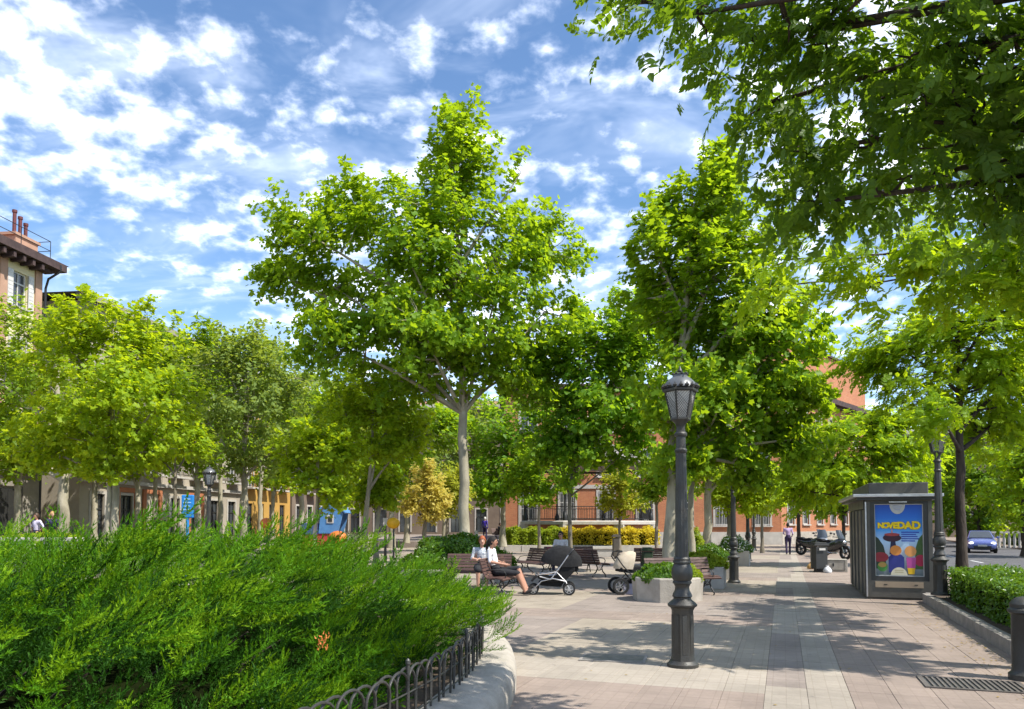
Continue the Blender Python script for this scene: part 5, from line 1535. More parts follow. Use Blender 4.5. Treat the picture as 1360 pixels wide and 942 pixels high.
# poster: printed sheet (words kept; pictures are plain colour shapes), behind glass
def flat(name, pts, mat, y, parent):
    mb = MB(); mb.add([(PX0 + u * (PX1 - PX0), y, PZ0 + v * (PZ1 - PZ0)) for u, v in pts], [tuple(range(len(pts)))]); return mb.build(name, mat, parent)
def ell_pts(cu, cv, ru, rv, n=22, a0=0, a1=2 * math.pi): return [(cu + ru * math.cos(a0 + (a1 - a0) * i / n), cv + rv * math.sin(a0 + (a1 - a0) * i / n)) for i in range(n + (0 if a1 - a0 > 6.2 else 1))]
def ink(name, c): return surf(name, c, tuple(x * .85 for x in c), 6, .6)
def postersky():
    m, nt, out = newmat('poster_print')
    g_ = nd(nt, 'ShaderNodeSeparateXYZ', {0: nd(nt, 'ShaderNodeTexCoord').outputs['Object']}).outputs[2]
    cr_ = nd(nt, 'ShaderNodeValToRGB', {0: maprange(nt, g_, PZ0, PZ1)})
    e = cr_.color_ramp.elements
    e[0].position = 0; e[0].color = (.10, .13, .13, 1); e[1].position = 1; e[1].color = (.012, .065, .42, 1)
    for p_, c_ in ((.30, (.40, .45, .50, 1)), (.48, (.42, .60, .80, 1)), (.64, (.06, .30, .72, 1)), (.82, (.02, .15, .60, 1))):
        q_ = e.new(p_); q_.color = c_
    p = nd(nt, 'ShaderNodeBsdfPrincipled', {'Base Color': cr_.outputs[0], 'Roughness': .55}); nt.links.new(p.outputs[0], out.inputs[0]); return m
mb = MB(); bx(mb, PX0, PX1, .060, .075, PZ0, PZ1); pst = mb.build('poster', postersky(), ki)
mb = MB()
for (a, b, c, d) in ((PX0, PX1, PZ0, PZ0 + .018), (PX0, PX1, PZ1 - .018, PZ1), (PX0, PX0 + .018, PZ0 + .018, PZ1 - .018), (PX1 - .018, PX1, PZ0 + .018, PZ1 - .018)): bx(mb, a, b, .050, .059, c, d)
mb.build('poster_border', M['whitepaint'], pst)
Y = .056
flat('trees_left', [(.02, .10), (.20, .10), (.24, .25), (.18, .42), (.08, .52), (.02, .55)], ink('ink_dkgreen', (.035, .05, .03)), Y, pst)
flat('trees_right', [(.80, .10), (.98, .10), (.98, .58), (.90, .52), (.84, .40)], ink('ink_green', (.06, .12, .03)), Y, pst)
flat('ride_pillar', [(.30, .30), (.46, .30), (.42, .52), (.34, .52)], ink('ink_navy', (.02, .02, .06)), Y - .001, pst)
flat('ride_dish', ell_pts(.36, .53, .19, .055), ink('ink_maroon', (.055, .02, .035)), Y - .002, pst)
flat('ride_band', ell_pts(.36, .575, .16, .022), ink('ink_red', (.40, .06, .06)), Y - .003, pst)
flat('ride_mast', [(.34, .59), (.38, .59), (.365, .66), (.355, .66)], ink('ink_pink', (.60, .28, .25)), Y - .003, pst)
for i in range(5):
    w = (.36, .30, .33, .36, .28)[i]
    flat('text_line', [(.55, .60 - i * .030), (.55 + w, .60 - i * .030), (.55 + w, .616 - i * .030), (.55, .616 - i * .030)], ink('ink_blue', (.03, .07, .42)), Y - .001, pst)
flat('colour_shape', ell_pts(.12, .26, .16, .07), ink('ink_darkred', (.30, .03, .04)), Y - .001, pst)
flat('colour_shape', ell_pts(.93, .22, .12, .08), ink('ink_red2', (.38, .02, .06)), Y - .001, pst)
flat('colour_shape', [(.28, .05), (.60, .05), (.60, .26), (.54, .30), (.34, .30), (.28, .26)], ink('ink_navy2', (.03, .04, .22)), Y - .003, pst)
flat('colour_shape', ell_pts(.43, .355, .12, .07), ink('ink_orange', (.72, .26, .05)), Y - .004, pst)
flat('colour_shape', [(.66, .10), (.82, .10), (.84, .26), (.64, .26)], ink('ink_magenta', (.50, .08, .30)), Y - .003, pst)
flat('colour_shape', ell_pts(.73, .345, .12, .075), ink('ink_orange2', (.75, .33, .10)), Y - .004, pst)
flat('colour_shape', [(.68, .03), (.80, .03), (.82, .115), (.66, .115)], ink('ink_yellow', (.80, .48, .02)), Y - .004, pst)
flat('colour_shape', ell_pts(.15, .13, .105, .068), ink('ink_leaf', (.07, .26, .05)), Y - .005, pst)
flat('colour_shape', ell_pts(.15, .155, .085, .035), ink('ink_tan', (.50, .30, .08)), Y - .006, pst)
flat('roundel', ell_pts(.48, .99, .16, .13, 20, math.pi, 2 * math.pi), M['whitepaint'], Y - .006, pst)
for i in range(3): flat('text_line', [(.38 + .02 * i, .965 - i * .026), (.58 - .02 * i, .965 - i * .026), (.58 - .02 * i, .975 - i * .026), (.38 + .02 * i, .975 - i * .026)], ink('ink_grey', (.35, .38, .55)), Y - .008, pst)
flat('roundel', ell_pts(.49, .012, .17, .11, 20, 0, math.pi), ink('ink_cream', (.72, .66, .48)), Y - .007, pst)
for i in range(2): flat('text_line', [(.40, .05 + i * .026), (.58, .05 + i * .026), (.58, .06 + i * .026), (.40, .06 + i * .026)], ink('ink_sand', (.50, .42, .22)), Y - .008, pst)
def text_mesh(txt, size, mat, name, bold=.0, ext_=.002):
    cu = bpy.data.curves.new(name, 'FONT'); cu.body = txt; cu.size = size; cu.offset = bold; cu.extrude = ext_; cu.align_x = 'CENTER'; cu.resolution_u = 3
    ob = bpy.data.objects.new(name, cu); COL.objects.link(ob)
    dg = bpy.context.evaluated_depsgraph_get()
    me = bpy.data.meshes.new_from_object(ob.evaluated_get(dg)); bpy.data.objects.remove(ob)
    me.materials.clear(); me.materials.append(mat); me.name = name
    return me
W_ = PX1 - PX0
xs = [.11, .215, .315, .41, .53, .675, .835]
for ch_, u, sz in zip('NOVEDAD', xs, (.155, .165, .17, .18, .205, .215, .235)):
    for dy, mt, bd, nm in ((.050, ink('ink_shadow', (.42, .22, .01)), .016, 'letter_shadow'), (.046, ink('ink_gold', (.92, .66, .015)), .010, 'letter')):
        o = link_mesh(nm, text_mesh(ch_, sz, mt, nm, bd), pst, (PX0 + u * W_ + .02, dy, PZ0 + .665 * (PZ1 - PZ0) + (.175 - sz) * .3), (math.pi / 2, 0, 0))

# ================================================================== LITTER BINS, BOX, BAGS
def bin_(label, p, col, rz=0, h=1.0, w=.50, hood=True):
    t = thing('litter_bin', label, 'bin', p, rz)
    mt = surf('bin_' + str(len(bpy.data.materials)), col, tuple(c * .65 for c in col), 6, .5)
    mb = MB(); mb.ext([(-w / 2, 0), (-w / 2 + .05, -w / 2 + .06), (w / 2 - .05, -w / 2 + .06), (w / 2, 0), (w / 2 - .05, w / 2 - .06), (-w / 2 + .05, w / 2 - .06)], .12, h * .86, lambda a, b, d: (a, b, d)); mb.build('drum', mt, t, bev=.01)
    mb = MB(); mb.box((0, 0, h * .93), (w * 1.04, w * .84, h * .07)); mb.box((0, 0, h * .985), (w * .8, w * .62, .05)); mb.build('lid', mt, t, bev=.01)
    mb = MB(); mb.box((0, 0, .06), (w * .5, w * .5, .125)); mb.build('foot', M['iron_dark'], t)
    return t
b = bin_('dark grey litter bin before the parked motorcycles', G(1088, 760), (.035, .036, .036), .1, 1.02, .52)
MB().box((0, -.245, .80), (.22, .012, .07)).build('badge', M['whitepaint'], b)
bin_('green slim litter bin beside the beige stroller', G(860, 768), (.028, .050, .022), 0, .94, .36)
bin_('small brown bin on a post by the young tree', GX(818, 36), (.10, .085, .07), 0, 1.15, .36)
t = thing('utility_box', 'low grey utility box on the pavement left of the kiosk', 'utility box', G(1111, 760) + Vector((0, .3, 0)), RZ_ST)
MB().box((0, 0, .22), (.92, .6, .44)).build('housing', M['concrete'], t, bev=.012)
mb = MB()
for (x, z, w, h_) in ((0, .40, .74, .015), (0, .07, .74, .015), (-.37, .235, .015, .33), (.37, .235, .015, .33)): mb.box((x, -.303, z), (w, .012, h_))
mb.build('door_seam', M['iron'], t); MB().box((0, -.306, .25), (.05, .015, .11)).build('latch', M['iron_dark'], t)
def sack(name, label, p, r, mat):
    mb = MB(); mb.lathe([(.02, 0), (r, .02), (r * 1.05, r * .6), (r * .7, r * 1.3), (r * .25, r * 1.7), (r * .4, r * 2.0), (.02, r * 2.0)], 12)
    for i, v in enumerate(mb.v): mb.v[i] = (v[0] * (1 + .12 * math.sin(9 * v[2] + 3 * v[0])), v[1] * (1 + .1 * math.cos(11 * v[2])), v[2])
    return tag(mb.build(name, mat, smooth=60, loc=p), label, 'bag')
sack('paper_bag', 'small orange-tan bag beside the dark litter bin', G(1077, 756), .13, surf('tan_paper', (.52, .30, .11), (.42, .24, .09), 6, .9))
sack('plastic_bag', 'small white bag leaning at the foot of the dark litter bin', G(1099, 761), .13, surf('white_bag', (.62, .62, .62), (.52, .52, .54), 6, .6))

# ================================================================== STROLLERS
def ring_pts(c, r, n, a0, a1, ax='xz', y=0):
    return [(c[0] + r * math.cos(a0 + (a1 - a0) * i / n), y, c[1] + r * math.sin(a0 + (a1 - a0) * i / n)) for i in range(n + 1)]
def wheel_part(t, c, r, w=.05):
    mb = MB(); mb.wheel(c, r * .70, r, w, 'y', 22); o = mb.build('wheel', M['rubber'], t, smooth=40)
    mb = MB(); mb.wheel(c, r * .62, r * .71, w * .6, 'y', 22); mb.wheel(c, .004, r * .20, w * .9, 'y', 12)
    for k in range(6):
        a = k * math.pi / 3
        mb.bar((c[0] + r * .15 * math.cos(a), c[1], c[2] + r * .15 * math.sin(a)), (c[0] + r * .65 * math.cos(a), c[1], c[2] + r * .65 * math.sin(a)), .018)
    mb.build('rim', M['alu'], o, smooth=40)
def hood_mesh(c, rx, rz_, w, a0, a1, n=12, mcount=9):
    """folding hood: a quarter shell, ribbed, closed at the sides"""
    vs_, fs_ = [], []
    for i in range(n + 1):
        a = a0 + (a1 - a0) * i / n
        k = 1.0 + .03 * abs(math.sin(i * math.pi / 3))
        for j in range(mcount + 1):
            v = -1 + 2 * j / mcount
            s = math.sqrt(max(0, 1 - abs(v) ** 3.2)) * .55 + .45
            vs_.append((c[0] + rx * s * k * math.cos(a), v * w / 2, c[1] + rz_ * s * k * math.sin(a)))
    for i in range(n):
        for j in range(mcount):
            p = i * (mcount + 1) + j
            fs_.append((p, p + 1, p + mcount + 2, p + mcount + 1))
    m = MB(); m.add(vs_, fs_)
    for j in (0, mcount):
        cidx = len(m.v); m.add([(c[0], (-1 + 2 * j / mcount) * w / 2, c[1])], [])
        for i in range(n): m.f.append((cidx, i * (mcount + 1) + j, (i + 1) * (mcount + 1) + j)); m.mi.append(0)
    return m
st = thing('stroller', 'large black stroller with folded-out hood and silver frame beside the ponytail woman', 'stroller', G(733, 789.5), R(-4)); st.scale = (1.1,) * 3
# local: child faces -x, handle at +x, wheels on y = +-.26
for y in (-.24, .24):
    wheel_part(st, (-.40, y * .75, .115), .115, .045)
    wheel_part(st, (.37, y, .135), .135, .05)
fr = MB()
for y in (-.25, .25):
    fr.tube([(.37, y, .135), (.30, y, .30), (.02, y, .36), (-.22, y * .9, .30), (-.40, y * .75, .115)], .014, 8)
    fr.tube([(-.26, y, .40), (-.02, y, .34), (.22, y, .66), (.36, y, .86)], .014, 8)
    fr.tube([(.30, y, .30), (.10, y, .50), (-.28, y, .44)], .012, 8)
fr.tube([(.37, -.25, .135), (.37, .25, .135)], .012, 8)
fr.tube([(-.30, -.22, .42), (-.36, -.16, .45), (-.36, .16, .45), (-.30, .22, .42)], .013, 8)
fr.build('frame', M['alu'], st, smooth=60)
hb = MB(); hb.tube([(.36, -.25, .86), (.45, -.25, .97), (.48, -.18, 1.0), (.48, .18, 1.0), (.45, .25, .97), (.36, .25, .86)], .018, 8); hb.build('handlebar', M['black_plastic'], st, smooth=60)
se = MB(); se.ext([(-.30, .42), (-.10, .40), (.10, .42), (.34, .84), (.50, .78), (.50, .52), (.26, .28), (-.05, .27), (-.30, .36)], -.23, .23, lambda a, b, d: (a, d, b)); se.build('seat', M['black_cloth'], st, bev=.02)
hood_mesh((.20, .60), .46, .46, .52, R(2), R(165)).build('hood', M['black_cloth'], st, smooth=40)
bk = MB(); bk.ext([(-.24, .20), (.20, .17), (.28, .30), (-.20, .32), (-.30, .28)], -.19, .19, lambda a, b, d: (a, d, b)); bk.build('basket', M['black_cloth'], st, bev=.03)
fo = MB(); fo.ext([(-.30, .40), (-.42, .28), (-.46, .30), (-.34, .44)], -.16, .16, lambda a, b, d: (a, d, b)); fo.build('footrest', M['black_plastic'], st, bev=.01)
hbg = MB(); hbg.ext([(.40, .82), (.56, .80), (.58, .52), (.44, .50)], -.18, .18, lambda a, b, d: (a, d, b)); hbg.build('hanging_bag', M['black_cloth'], st, bev=.03)
s2 = thing('stroller', 'beige-hooded stroller with one large black wheel behind the octagonal tub', 'stroller', G(832, 789), R(8))
for y in (-.22, .22):
    wheel_part(s2, (-.20, y, .20), .20, .06); wheel_part(s2, (.36, y * .8, .12), .12, .05)
fr = MB()
for y in (-.24, .24):
    fr.tube([(-.20, y, .20), (.05, y, .46), (.36, y * .85, .12)], .016, 8)
    fr.tube([(.12, y, .40), (-.16, y, .70), (-.30, y, .90), (-.27, y, 1.0), (-.18, y, 1.02)], .015, 8)
fr.build('frame', M['black_plastic'], s2, smooth=60)
hb = MB(); hb.tube([(-.18, -.24, 1.02), (-.15, -.15, 1.03), (-.15, .15, 1.03), (-.18, .24, 1.02)], .018, 8); hb.build('handlebar', M['black_plastic'], s2, smooth=60)
se = MB(); se.ext([(-.24, .54), (.34, .50), (.46, .58), (.36, .68), (-.20, .66)], -.20, .20, lambda a, b, d: (a, d, b)); se.build('carrycot', M['black_cloth'], s2, bev=.03)
hood_mesh((.10, .60), .40, .42, .44, R(75), R(178)).build('hood', surf('beige_cloth', (.50, .42, .32), (.42, .35, .26), 8, .9, bump=.3, bscale=90), s2, smooth=40)
bk = MB(); bk.ext([(-.10, .26), (.26, .26), (.30, .36), (-.04, .38)], -.17, .17, lambda a, b, d: (a, d, b)); bk.build('basket', M['black_cloth'], s2, bev=.02)
t = thing('carrier_bag', 'pale lilac paper bag standing beside the beige stroller', 'bag', G(836, 789) + Vector((0, -.08, 0)), .05)
MB().box((0, 0, .15), (.30, .12, .30)).build('sack', surf('lilac_paper', (.58, .56, .68), (.50, .48, .60), 6, .8), t, bev=.006)
hd = MB()
for y in (-.05, .05): hd.tube([(-.07, y, .30), (-.06, y, .37), (.06, y, .37), (.07, y, .30)], .005, 5)
hd.build('handle', M['whitepaint'], t)

# ================================================================== MOTORCYCLES
def motorcycle(label, p, rz, body, group):
    t = thing('motorcycle', label, 'motorcycle', p, rz, group)   # local: front toward -y
    for y, r, w in ((-.70, .31, .11), (.66, .30, .14)):
        mb = MB(); mb.wheel((0, y, r), r * .66, r, w, 'x', 24); o = mb.build('wheel', M['rubber'], t, smooth=40)
        mb = MB(); mb.wheel((0, y, r), r * .60, r * .67, w * .7, 'x', 24); mb.wheel((0, y, r), .01, .07, w * .9, 'x', 12)
        for k in range(5):
            a = k * 2 * math.pi / 5; mb.bar((0, y + .05 * math.cos(a), r + .05 * math.sin(a)), (0, y + r * .62 * math.cos(a), r + r * .62 * math.sin(a)), .03)
        mb.build('rim', M['iron'], o, smooth=40)
    mb = MB()
    for x in (-.09, .09): mb.tube([(x, -.70, .31), (x, -.52, .78), (x, -.46, .95)], .026, 8)
    mb.build('fork', M['chrome'], t, smooth=50)
    mb = MB()
    S = [(-.66, .16, .62, .92), (-.50, .26, .50, 1.02), (-.25, .24, .34, .96), (.05, .22, .32, .84), (.35, .20, .42, .80), (.75, .14, .58, .88), (.92, .07, .70, .86)]
    n = 12
    for (y, hw_, z0, z1) in S:
        for k in range(n):
            a = 2 * math.pi * k / n
            mb.v.append((hw_ * math.copysign(abs(math.cos(a)) ** .7, math.cos(a)), y, (z0 + z1) / 2 + (z1 - z0) / 2 * math.copysign(abs(math.sin(a)) ** .7, math.sin(a))))
    for i in range(len(S) - 1):
        for k in range(n):
            k2 = (k + 1) % n; mb.f.append((i * n + k, (i + 1) * n + k, (i + 1) * n + k2, i * n + k2)); mb.mi.append(0)
    mb.f.append(tuple(range(n))); mb.mi.append(0); mb.f.append(tuple(reversed(range((len(S) - 1) * n, len(S) * n)))); mb.mi.append(0)
    mb.build('bodywork', body, t, smooth=50)
    mb = MB(); mb.ext([(-.02, .84), (.10, .93), (.42, .88), (.55, .96), (.86, .96), (.90, .90), (.5, .80), (.05, .78)], -.15, .15, lambda a, b, d: (d, a, b)); mb.build('saddle', M['black_cloth'], t, bev=.03)
    vs_ = []
    mb = MB(); nu = 8
    for i in range(6):
        f = i / 5
        for k in range(nu + 1):
            u = -1 + 2 * k / nu; w = .24 * (1 - .35 * f * f)
            mb.v.append((w * u, -.62 + .20 * f + .12 * u * u, .98 + .40 * f))
    for i in range(5):
        for k in range(nu): mb.f.append((i * 9 + k, i * 9 + k + 1, i * 9 + k + 10, i * 9 + k + 9)); mb.mi.append(0)
    mb.build('windscreen', M['glass'], t, smooth=60)
    mb = MB(); mb.tube([(-.38, -.30, 1.06), (-.18, -.42, 1.04), (.18, -.42, 1.04), (.38, -.30, 1.06)], .017, 8); mb.build('handlebar', M['iron_dark'], t, smooth=50)
    for sg in (-1, 1):
        mb = MB(); mb.ell((sg * .40, -.42, 1.20), (.07, .03, .05), 10, 6); mb.tube([(sg * .34, -.34, 1.06), (sg * .38, -.40, 1.17)], .008, 5); mb.build('mirror', M['black_plastic'], t, smooth=60)
    mb = MB(); mb.ell((0, -.665, .82), (.13, .05, .075), 12, 8); mb.build('headlight', M['chrome'], t, smooth=60)
    mb = MB(); mb.tube([(.16, -.1, .28), (.2, .3, .26), (.21, .85, .38)], [.03, .04, .055], 8); mb.build('exhaust', M['chrome'], t, smooth=50)
    mb = MB(); mb.ext([(-.95, .52), (-.86, .64), (-.66, .67), (-.46, .60), (-.48, .57), (-.67, .63), (-.84, .60), (-.92, .51)], -.06, .06, lambda a, b, d: (d, a, b)); mb.build('mudguard', body, t)
    return t
MG = 'motorcycles parked across the pavement end'
gl = surf('black_gloss', (.020, .020, .022), (.014, .014, .015), 5, .25, coat=.6)
gs = surf('silver_gloss', (.42, .43, .45), (.34, .35, .37), 5, .28, .5, coat=.6)
motorcycle('black scooter with tall dark windscreen parked behind the utility box', G(1116, 744) + Vector((0, .8, 0)), R(28), gl, None)
motorcycle('silver-trimmed motorcycle parked between the bin and the black scooter', G(1101, 741) + Vector((0, .8, 0)), R(-20), gs, None)
motorcycle('low dark motorcycle with its tail toward the walking man', G(1092, 739) + Vector((0, 1.2, 0)), R(40), gl, None)

# ================================================================== CAR
M['carblue'] = surf('lilac_blue_paint', (.105, .135, .37), (.09, .115, .32), 2, .28, .35, coat=.8)
car = thing('car', 'lilac-blue hatchback driving toward the camera with headlights on', 'car', GX(1301, 47.5, -.13), R(-28)); car.scale = (.93,) * 3
# local: front toward -y, width along x
S = [(-1.95, .62, .28, .62), (-1.85, .76, .22, .74), (-1.55, .84, .20, .88), (-1.0, .86, .20, .96), (-.2, .87, .20, .98), (.9, .87, .20, 1.0), (1.6, .84, .22, 1.02), (1.9, .76, .30, .98)]
mb = MB(); n = 16
for (y, hw_, z0, z1) in S:
    for k in range(n):
        a = 2 * math.pi * k / n
        mb.v.append((hw_ * math.copysign(abs(math.cos(a)) ** .45, math.cos(a)), y, (z0 + z1) / 2 + (z1 - z0) / 2 * math.copysign(abs(math.sin(a)) ** .55, math.sin(a))))
for i in range(len(S) - 1):
    for k in range(n):
        k2 = (k + 1) % n; mb.f.append((i * n + k, (i + 1) * n + k, (i + 1) * n + k2, i * n + k2)); mb.mi.append(0)
mb.f.append(tuple(range(n))); mb.mi.append(0); mb.f.append(tuple(reversed(range((len(S) - 1) * n, len(S) * n)))); mb.mi.append(0)
mb.build('body', M['carblue'], car, smooth=50)
mb = MB()
mb.add([(-.78, -.85, .95), (.78, -.85, .95), (.82, 1.7, 1.0), (-.82, 1.7, 1.0), (-.58, -.10, 1.46), (.58, -.10, 1.46), (.60, 1.25, 1.45), (-.60, 1.25, 1.45)], [(4, 5, 6, 7), (0, 1, 5, 4), (1, 2, 6, 5), (2, 3, 7, 6), (3, 0, 4, 7)])
cab = mb.build('cabin', M['carblue'], car, bev=.05)
mb = MB(); mb.add([(-.70, -.815, .995), (.70, -.815, .995), (.54, -.165, 1.425), (-.54, -.165, 1.425)], [(0, 1, 2, 3)]); o = mb.build('windscreen', M['glass'], car); o.location.y = -.018; o.location.z = .012
for sg in (-1, 1):
    mb = MB(); mb.add([(sg * .80, -.55, 1.0), (sg * .83, 1.45, 1.03), (sg * .63, 1.15, 1.40), (sg * .61, -.02, 1.41)], [(0, 1, 2, 3)]); o = mb.build('side_window', M['glass'], car); o.location.x = sg * .012
    mb = MB(); mb.ell((sg * .60, -1.83, .66), (.16, .10, .08), 12, 8)
    m, nt, out = newmat('headlight_lit'); e_ = nd(nt, 'ShaderNodeEmission', {'Color': (1, .97, .9, 1), 'Strength': 2.2}); nt.links.new(e_.outputs[0], out.inputs[0])
    mb.build('headlight', m, car, smooth=60)
    mb = MB(); mb.ell((sg * .98, -.62, 1.02), (.11, .06, .075), 10, 6); mb.bar((sg * .80, -.62, .99), (sg * .92, -.62, 1.0), .03); mb.build('mirror', M['carblue'], car, smooth=60)
    for y in (-1.25, 1.25):
        mb = MB(); mb.wheel((sg * .76, y, .31), .19, .31, .20, 'x', 22); o = mb.build('wheel', M['rubber'], car, smooth=40)
        mb = MB(); mb.wheel((sg * .80, y, .31), .02, .20, .16, 'x', 16); mb.build('rim', M['alu'], o, smooth=40)
mb = MB(); mb.box((0, -1.925, .40), (1.0, .06, .16)); mb.build('grille', M['black_plastic'], car)
mb = MB(); mb.box((0, -1.965, .50), (.52, .02, .11)); mb.build('number_plate', M['whitepaint'], car)
mb = MB(); mb.box((0, -1.92, .30), (1.3, .08, .05)); mb.build('lower_bumper', M['black_plastic'], car)

# ================================================================== SIGN, PLAYGROUND
t = thing('pole_sign', 'bright blue information panel on a blue pole beyond the juniper', 'sign', GX(249, 23.5))
bl = surf('sign_blue', (.015, .20, .56), (.012, .16, .46), 5, .45)
MB().lathe([(.05, 0), (.05, 2.0)], 10).build('pole', bl, t, smooth=40)
MB().box((0, 0, 2.22), (.38, .10, .72)).build('panel', bl, t, bev=.03)
pw = surf('sign_pale', (.30, .52, .74), (.26, .46, .66), 5, .5)
for i in range(4): MB().box((0, -.056, 2.12 + .11 * i), (.25 - .05 * (i % 2), .006, .035)).build('text_line', pw, t)
ph = thing('playhouse', 'blue gabled play house with window and red base beyond the juniper', 'playhouse', GX(434, 33, .1))
pb = surf('play_blue', (.09, .24, .50), (.07, .19, .42), 4, .5); pr = surf('play_red', (.50, .035, .045), (.40, .03, .04), 4, .5); por = surf('play_orange', (.62, .16, .03), (.50, .13, .025), 4, .5)
mb = MB(); mb.ext([(-.35, 1.15), (.50, 1.15), (.72, 2.05), (.30, 2.55), (-.25, 2.15)], -.04, .04, lambda a, b, d: (a, d, b)); mb.build('gable_panel', pb, ph)
mb = MB(); mb.ext([(-.35, 1.15), (.50, 1.15), (.72, 2.05), (.30, 2.55), (-.25, 2.15)], 1.0, 1.08, lambda a, b, d: (a, d, b)); mb.build('rear_panel', pb, ph)
mb = MB(); mb.box((.16, -.05, 1.78), (.30, .04, .36)); mb.build('window_frame', M['whitepaint'], ph); mb = MB(); mb.box((.16, -.075, 1.78), (.18, .02, .24)); mb.build('window_hole', M['darkdoor'], ph)
mb = MB(); mb.ext([(.33, 2.62), (.80, 2.02), (.84, 2.06), (.33, 2.70), (-.32, 2.24), (-.29, 2.18)], -.1, 1.18, lambda a, b, d: (a, d, b)); mb.build('roof', pb, ph)
mb = MB(); mb.box((-.35, .5, .62), (1.5, 1.0, 1.04)); mb.build('base_panel', pr, ph, bev=.03)
mb = MB(); mb.ell((.55, -.3, .95), (.42, .35, .32), 14, 8); mb.build('climbing_dome', por, ph, smooth=60)
mb = MB(); mb.box((-.75, .4, 1.35), (.7, .9, .5)); mb.build('side_panel', surf('play_navy', (.06, .09, .28), (.05, .07, .22), 4, .5), ph, bev=.02)
def spring_toy(label, px, d, z, col, r):
    t = thing('spring_toy', label, 'play toy', GX(px, d, z))
    mt = surf('toy_' + str(px), col, tuple(c * .8 for c in col), 5, .5)
    hh = EYE - z
    MB().tube([(.06 * math.cos(a * 1.2), .06 * math.sin(a * 1.2), .02 + .5 * a / 20) for a in range(21)], .015, 5).build('spring', M['iron_dark'], t)
    MB().box((0, 0, hh * .5 + .2), (.05, .12, hh - .35)).build('body', M['iron'], t, bev=.01)
    mb = MB(); mb.ell((0, -.1, hh), (r, r * .7, r * .85), 14, 8); mb.build('head', mt, t, smooth=60)
    return t
spring_toy('orange rounded play figure peeping over the juniper before the yellow house', 355, 24, .1, (.55, .13, .02), .2)
spring_toy('round yellow play figure peeping over the juniper left of the golden tree', 523, 25, .1, (.80, .42, .01), .22)
# thin posts in the playground edge and beside the standing figure
for px, d, h_, lab in ((512, 33, 3.2, 'slim grey post with white notice left of the golden tree'), (633, 46, 2.0, 'slim dark post beside the tallest plane trunk')):
    t = thing('slim_post', lab, 'post', GX(px, d, .0))
    MB().lathe([(.07, 0), (.06, .5), (.045, h_)], 10).build('shaft', M['iron'], t, smooth=40)
    MB().box((0, -.06, h_ * .55), (.20, .03, .34)).build('notice', M['whitepaint'], t)
# pale fence across the road
t = thing('picket_fence', 'pale stone balustrade posts across the road right of the car', 'fence', GX(1345, 52, 0), R(-12))
pm = MB().lathe([(.12, 0), (.12, .1), (.08, .2), (.11, .55), (.07, .85), (.10, 1.0)], 8).mesh('baluster', M['white_stone'], 40)
for i in range(9): link_mesh('baluster', pm, t, (-1.2 + i * .32, 0, 0))
MB().box((.08, 0, 1.06), (3.0, .28, .12)).build('coping', M['white_stone'], t)
# clipped green strip across the road
hedge('clipped_hedge', 'low dark hedge across the road below the far trees', ST(52, 17.5, 0), RZ_ST, 1.2, 40, .9, 9000, .2, M['lf_far'], 74)
# ================================================================== PEOPLE
def capsule(mb, a, ra, b, rb, n=10):
    a, b = Vector(a), Vector(b); d = b - a; L = d.length
    if L < 1e-5: return mb.ell(a, (ra,) * 3, n, 7)
    t = d / L
    pts, rr = [], []
    for k in range(4):
        th = math.pi / 2 * (1 - k / 4); pts.append(a - t * ra * math.sin(th)); rr.append(max(.001, ra * math.cos(th)))
    pts.append(a); rr.append(ra); pts.append(b); rr.append(rb)
    for k in range(1, 5):
        th = math.pi / 2 * k / 4; pts.append(b + t * rb * math.sin(th)); rr.append(max(.001, rb * math.cos(th)))
    mb.tube(pts, rr, n)
def stand_pose(stride=0.0, arm=0.0):
    J = dict(pelvis=(0, 0, .94), waist=(0, .0, 1.08), chest=(0, -.01, 1.28), neck=(0, .0, 1.46), head=(0, -.03, 1.595),
             shL=(.185, 0, 1.40), shR=(-.185, 0, 1.40), elL=(.235, .03 - arm * .6, 1.13), elR=(-.235, .03 + arm * .6, 1.13), wrL=(.235, -.06 - arm, .90), wrR=(-.235, -.04 + arm, .90),
             hiL=(.09, 0, .90), hiR=(-.09, 0, .90), knL=(.10, -.02 + stride * .45, .49), knR=(-.10, -.02 - stride * .6, .49), anL=(.10, .02 + stride, .09 + abs(stride) * .12), anR=(-.10, .02 - stride, .08))
    for s in 'LR':
        an = J['an' + s]; J['to' + s] = (an[0], an[1] - .17, an[2] - .045)
    return J
def sit_pose(lean=0.0, legs=(.45, .45), armin=True):
    J = dict(pelvis=(0, .02, .54), waist=(0, .04 + lean * .3, .68), chest=(0, .03 + lean, .88), neck=(0, .03 + lean, 1.06), head=(0, lean - .01, 1.195),
             shL=(.18, .03 + lean, 1.00), shR=(-.18, .03 + lean, 1.00), elL=(.25, -.02 + lean, .76), elR=(-.25, -.02 + lean, .76), wrL=(.05, -.20 + lean, .72), wrR=(-.04, -.22 + lean, .70),
             hiL=(.10, -.02, .53), hiR=(-.10, -.02, .53), knL=(.11, -legs[0], .50), knR=(-.11, -legs[1], .50), anL=(.10, -legs[0] - .02, .09), anR=(-.10, -legs[1] + .02, .09))
    for s in 'LR':
        an = J['an' + s]; J['to' + s] = (an[0], an[1] - .17, an[2] - .04)
    return J
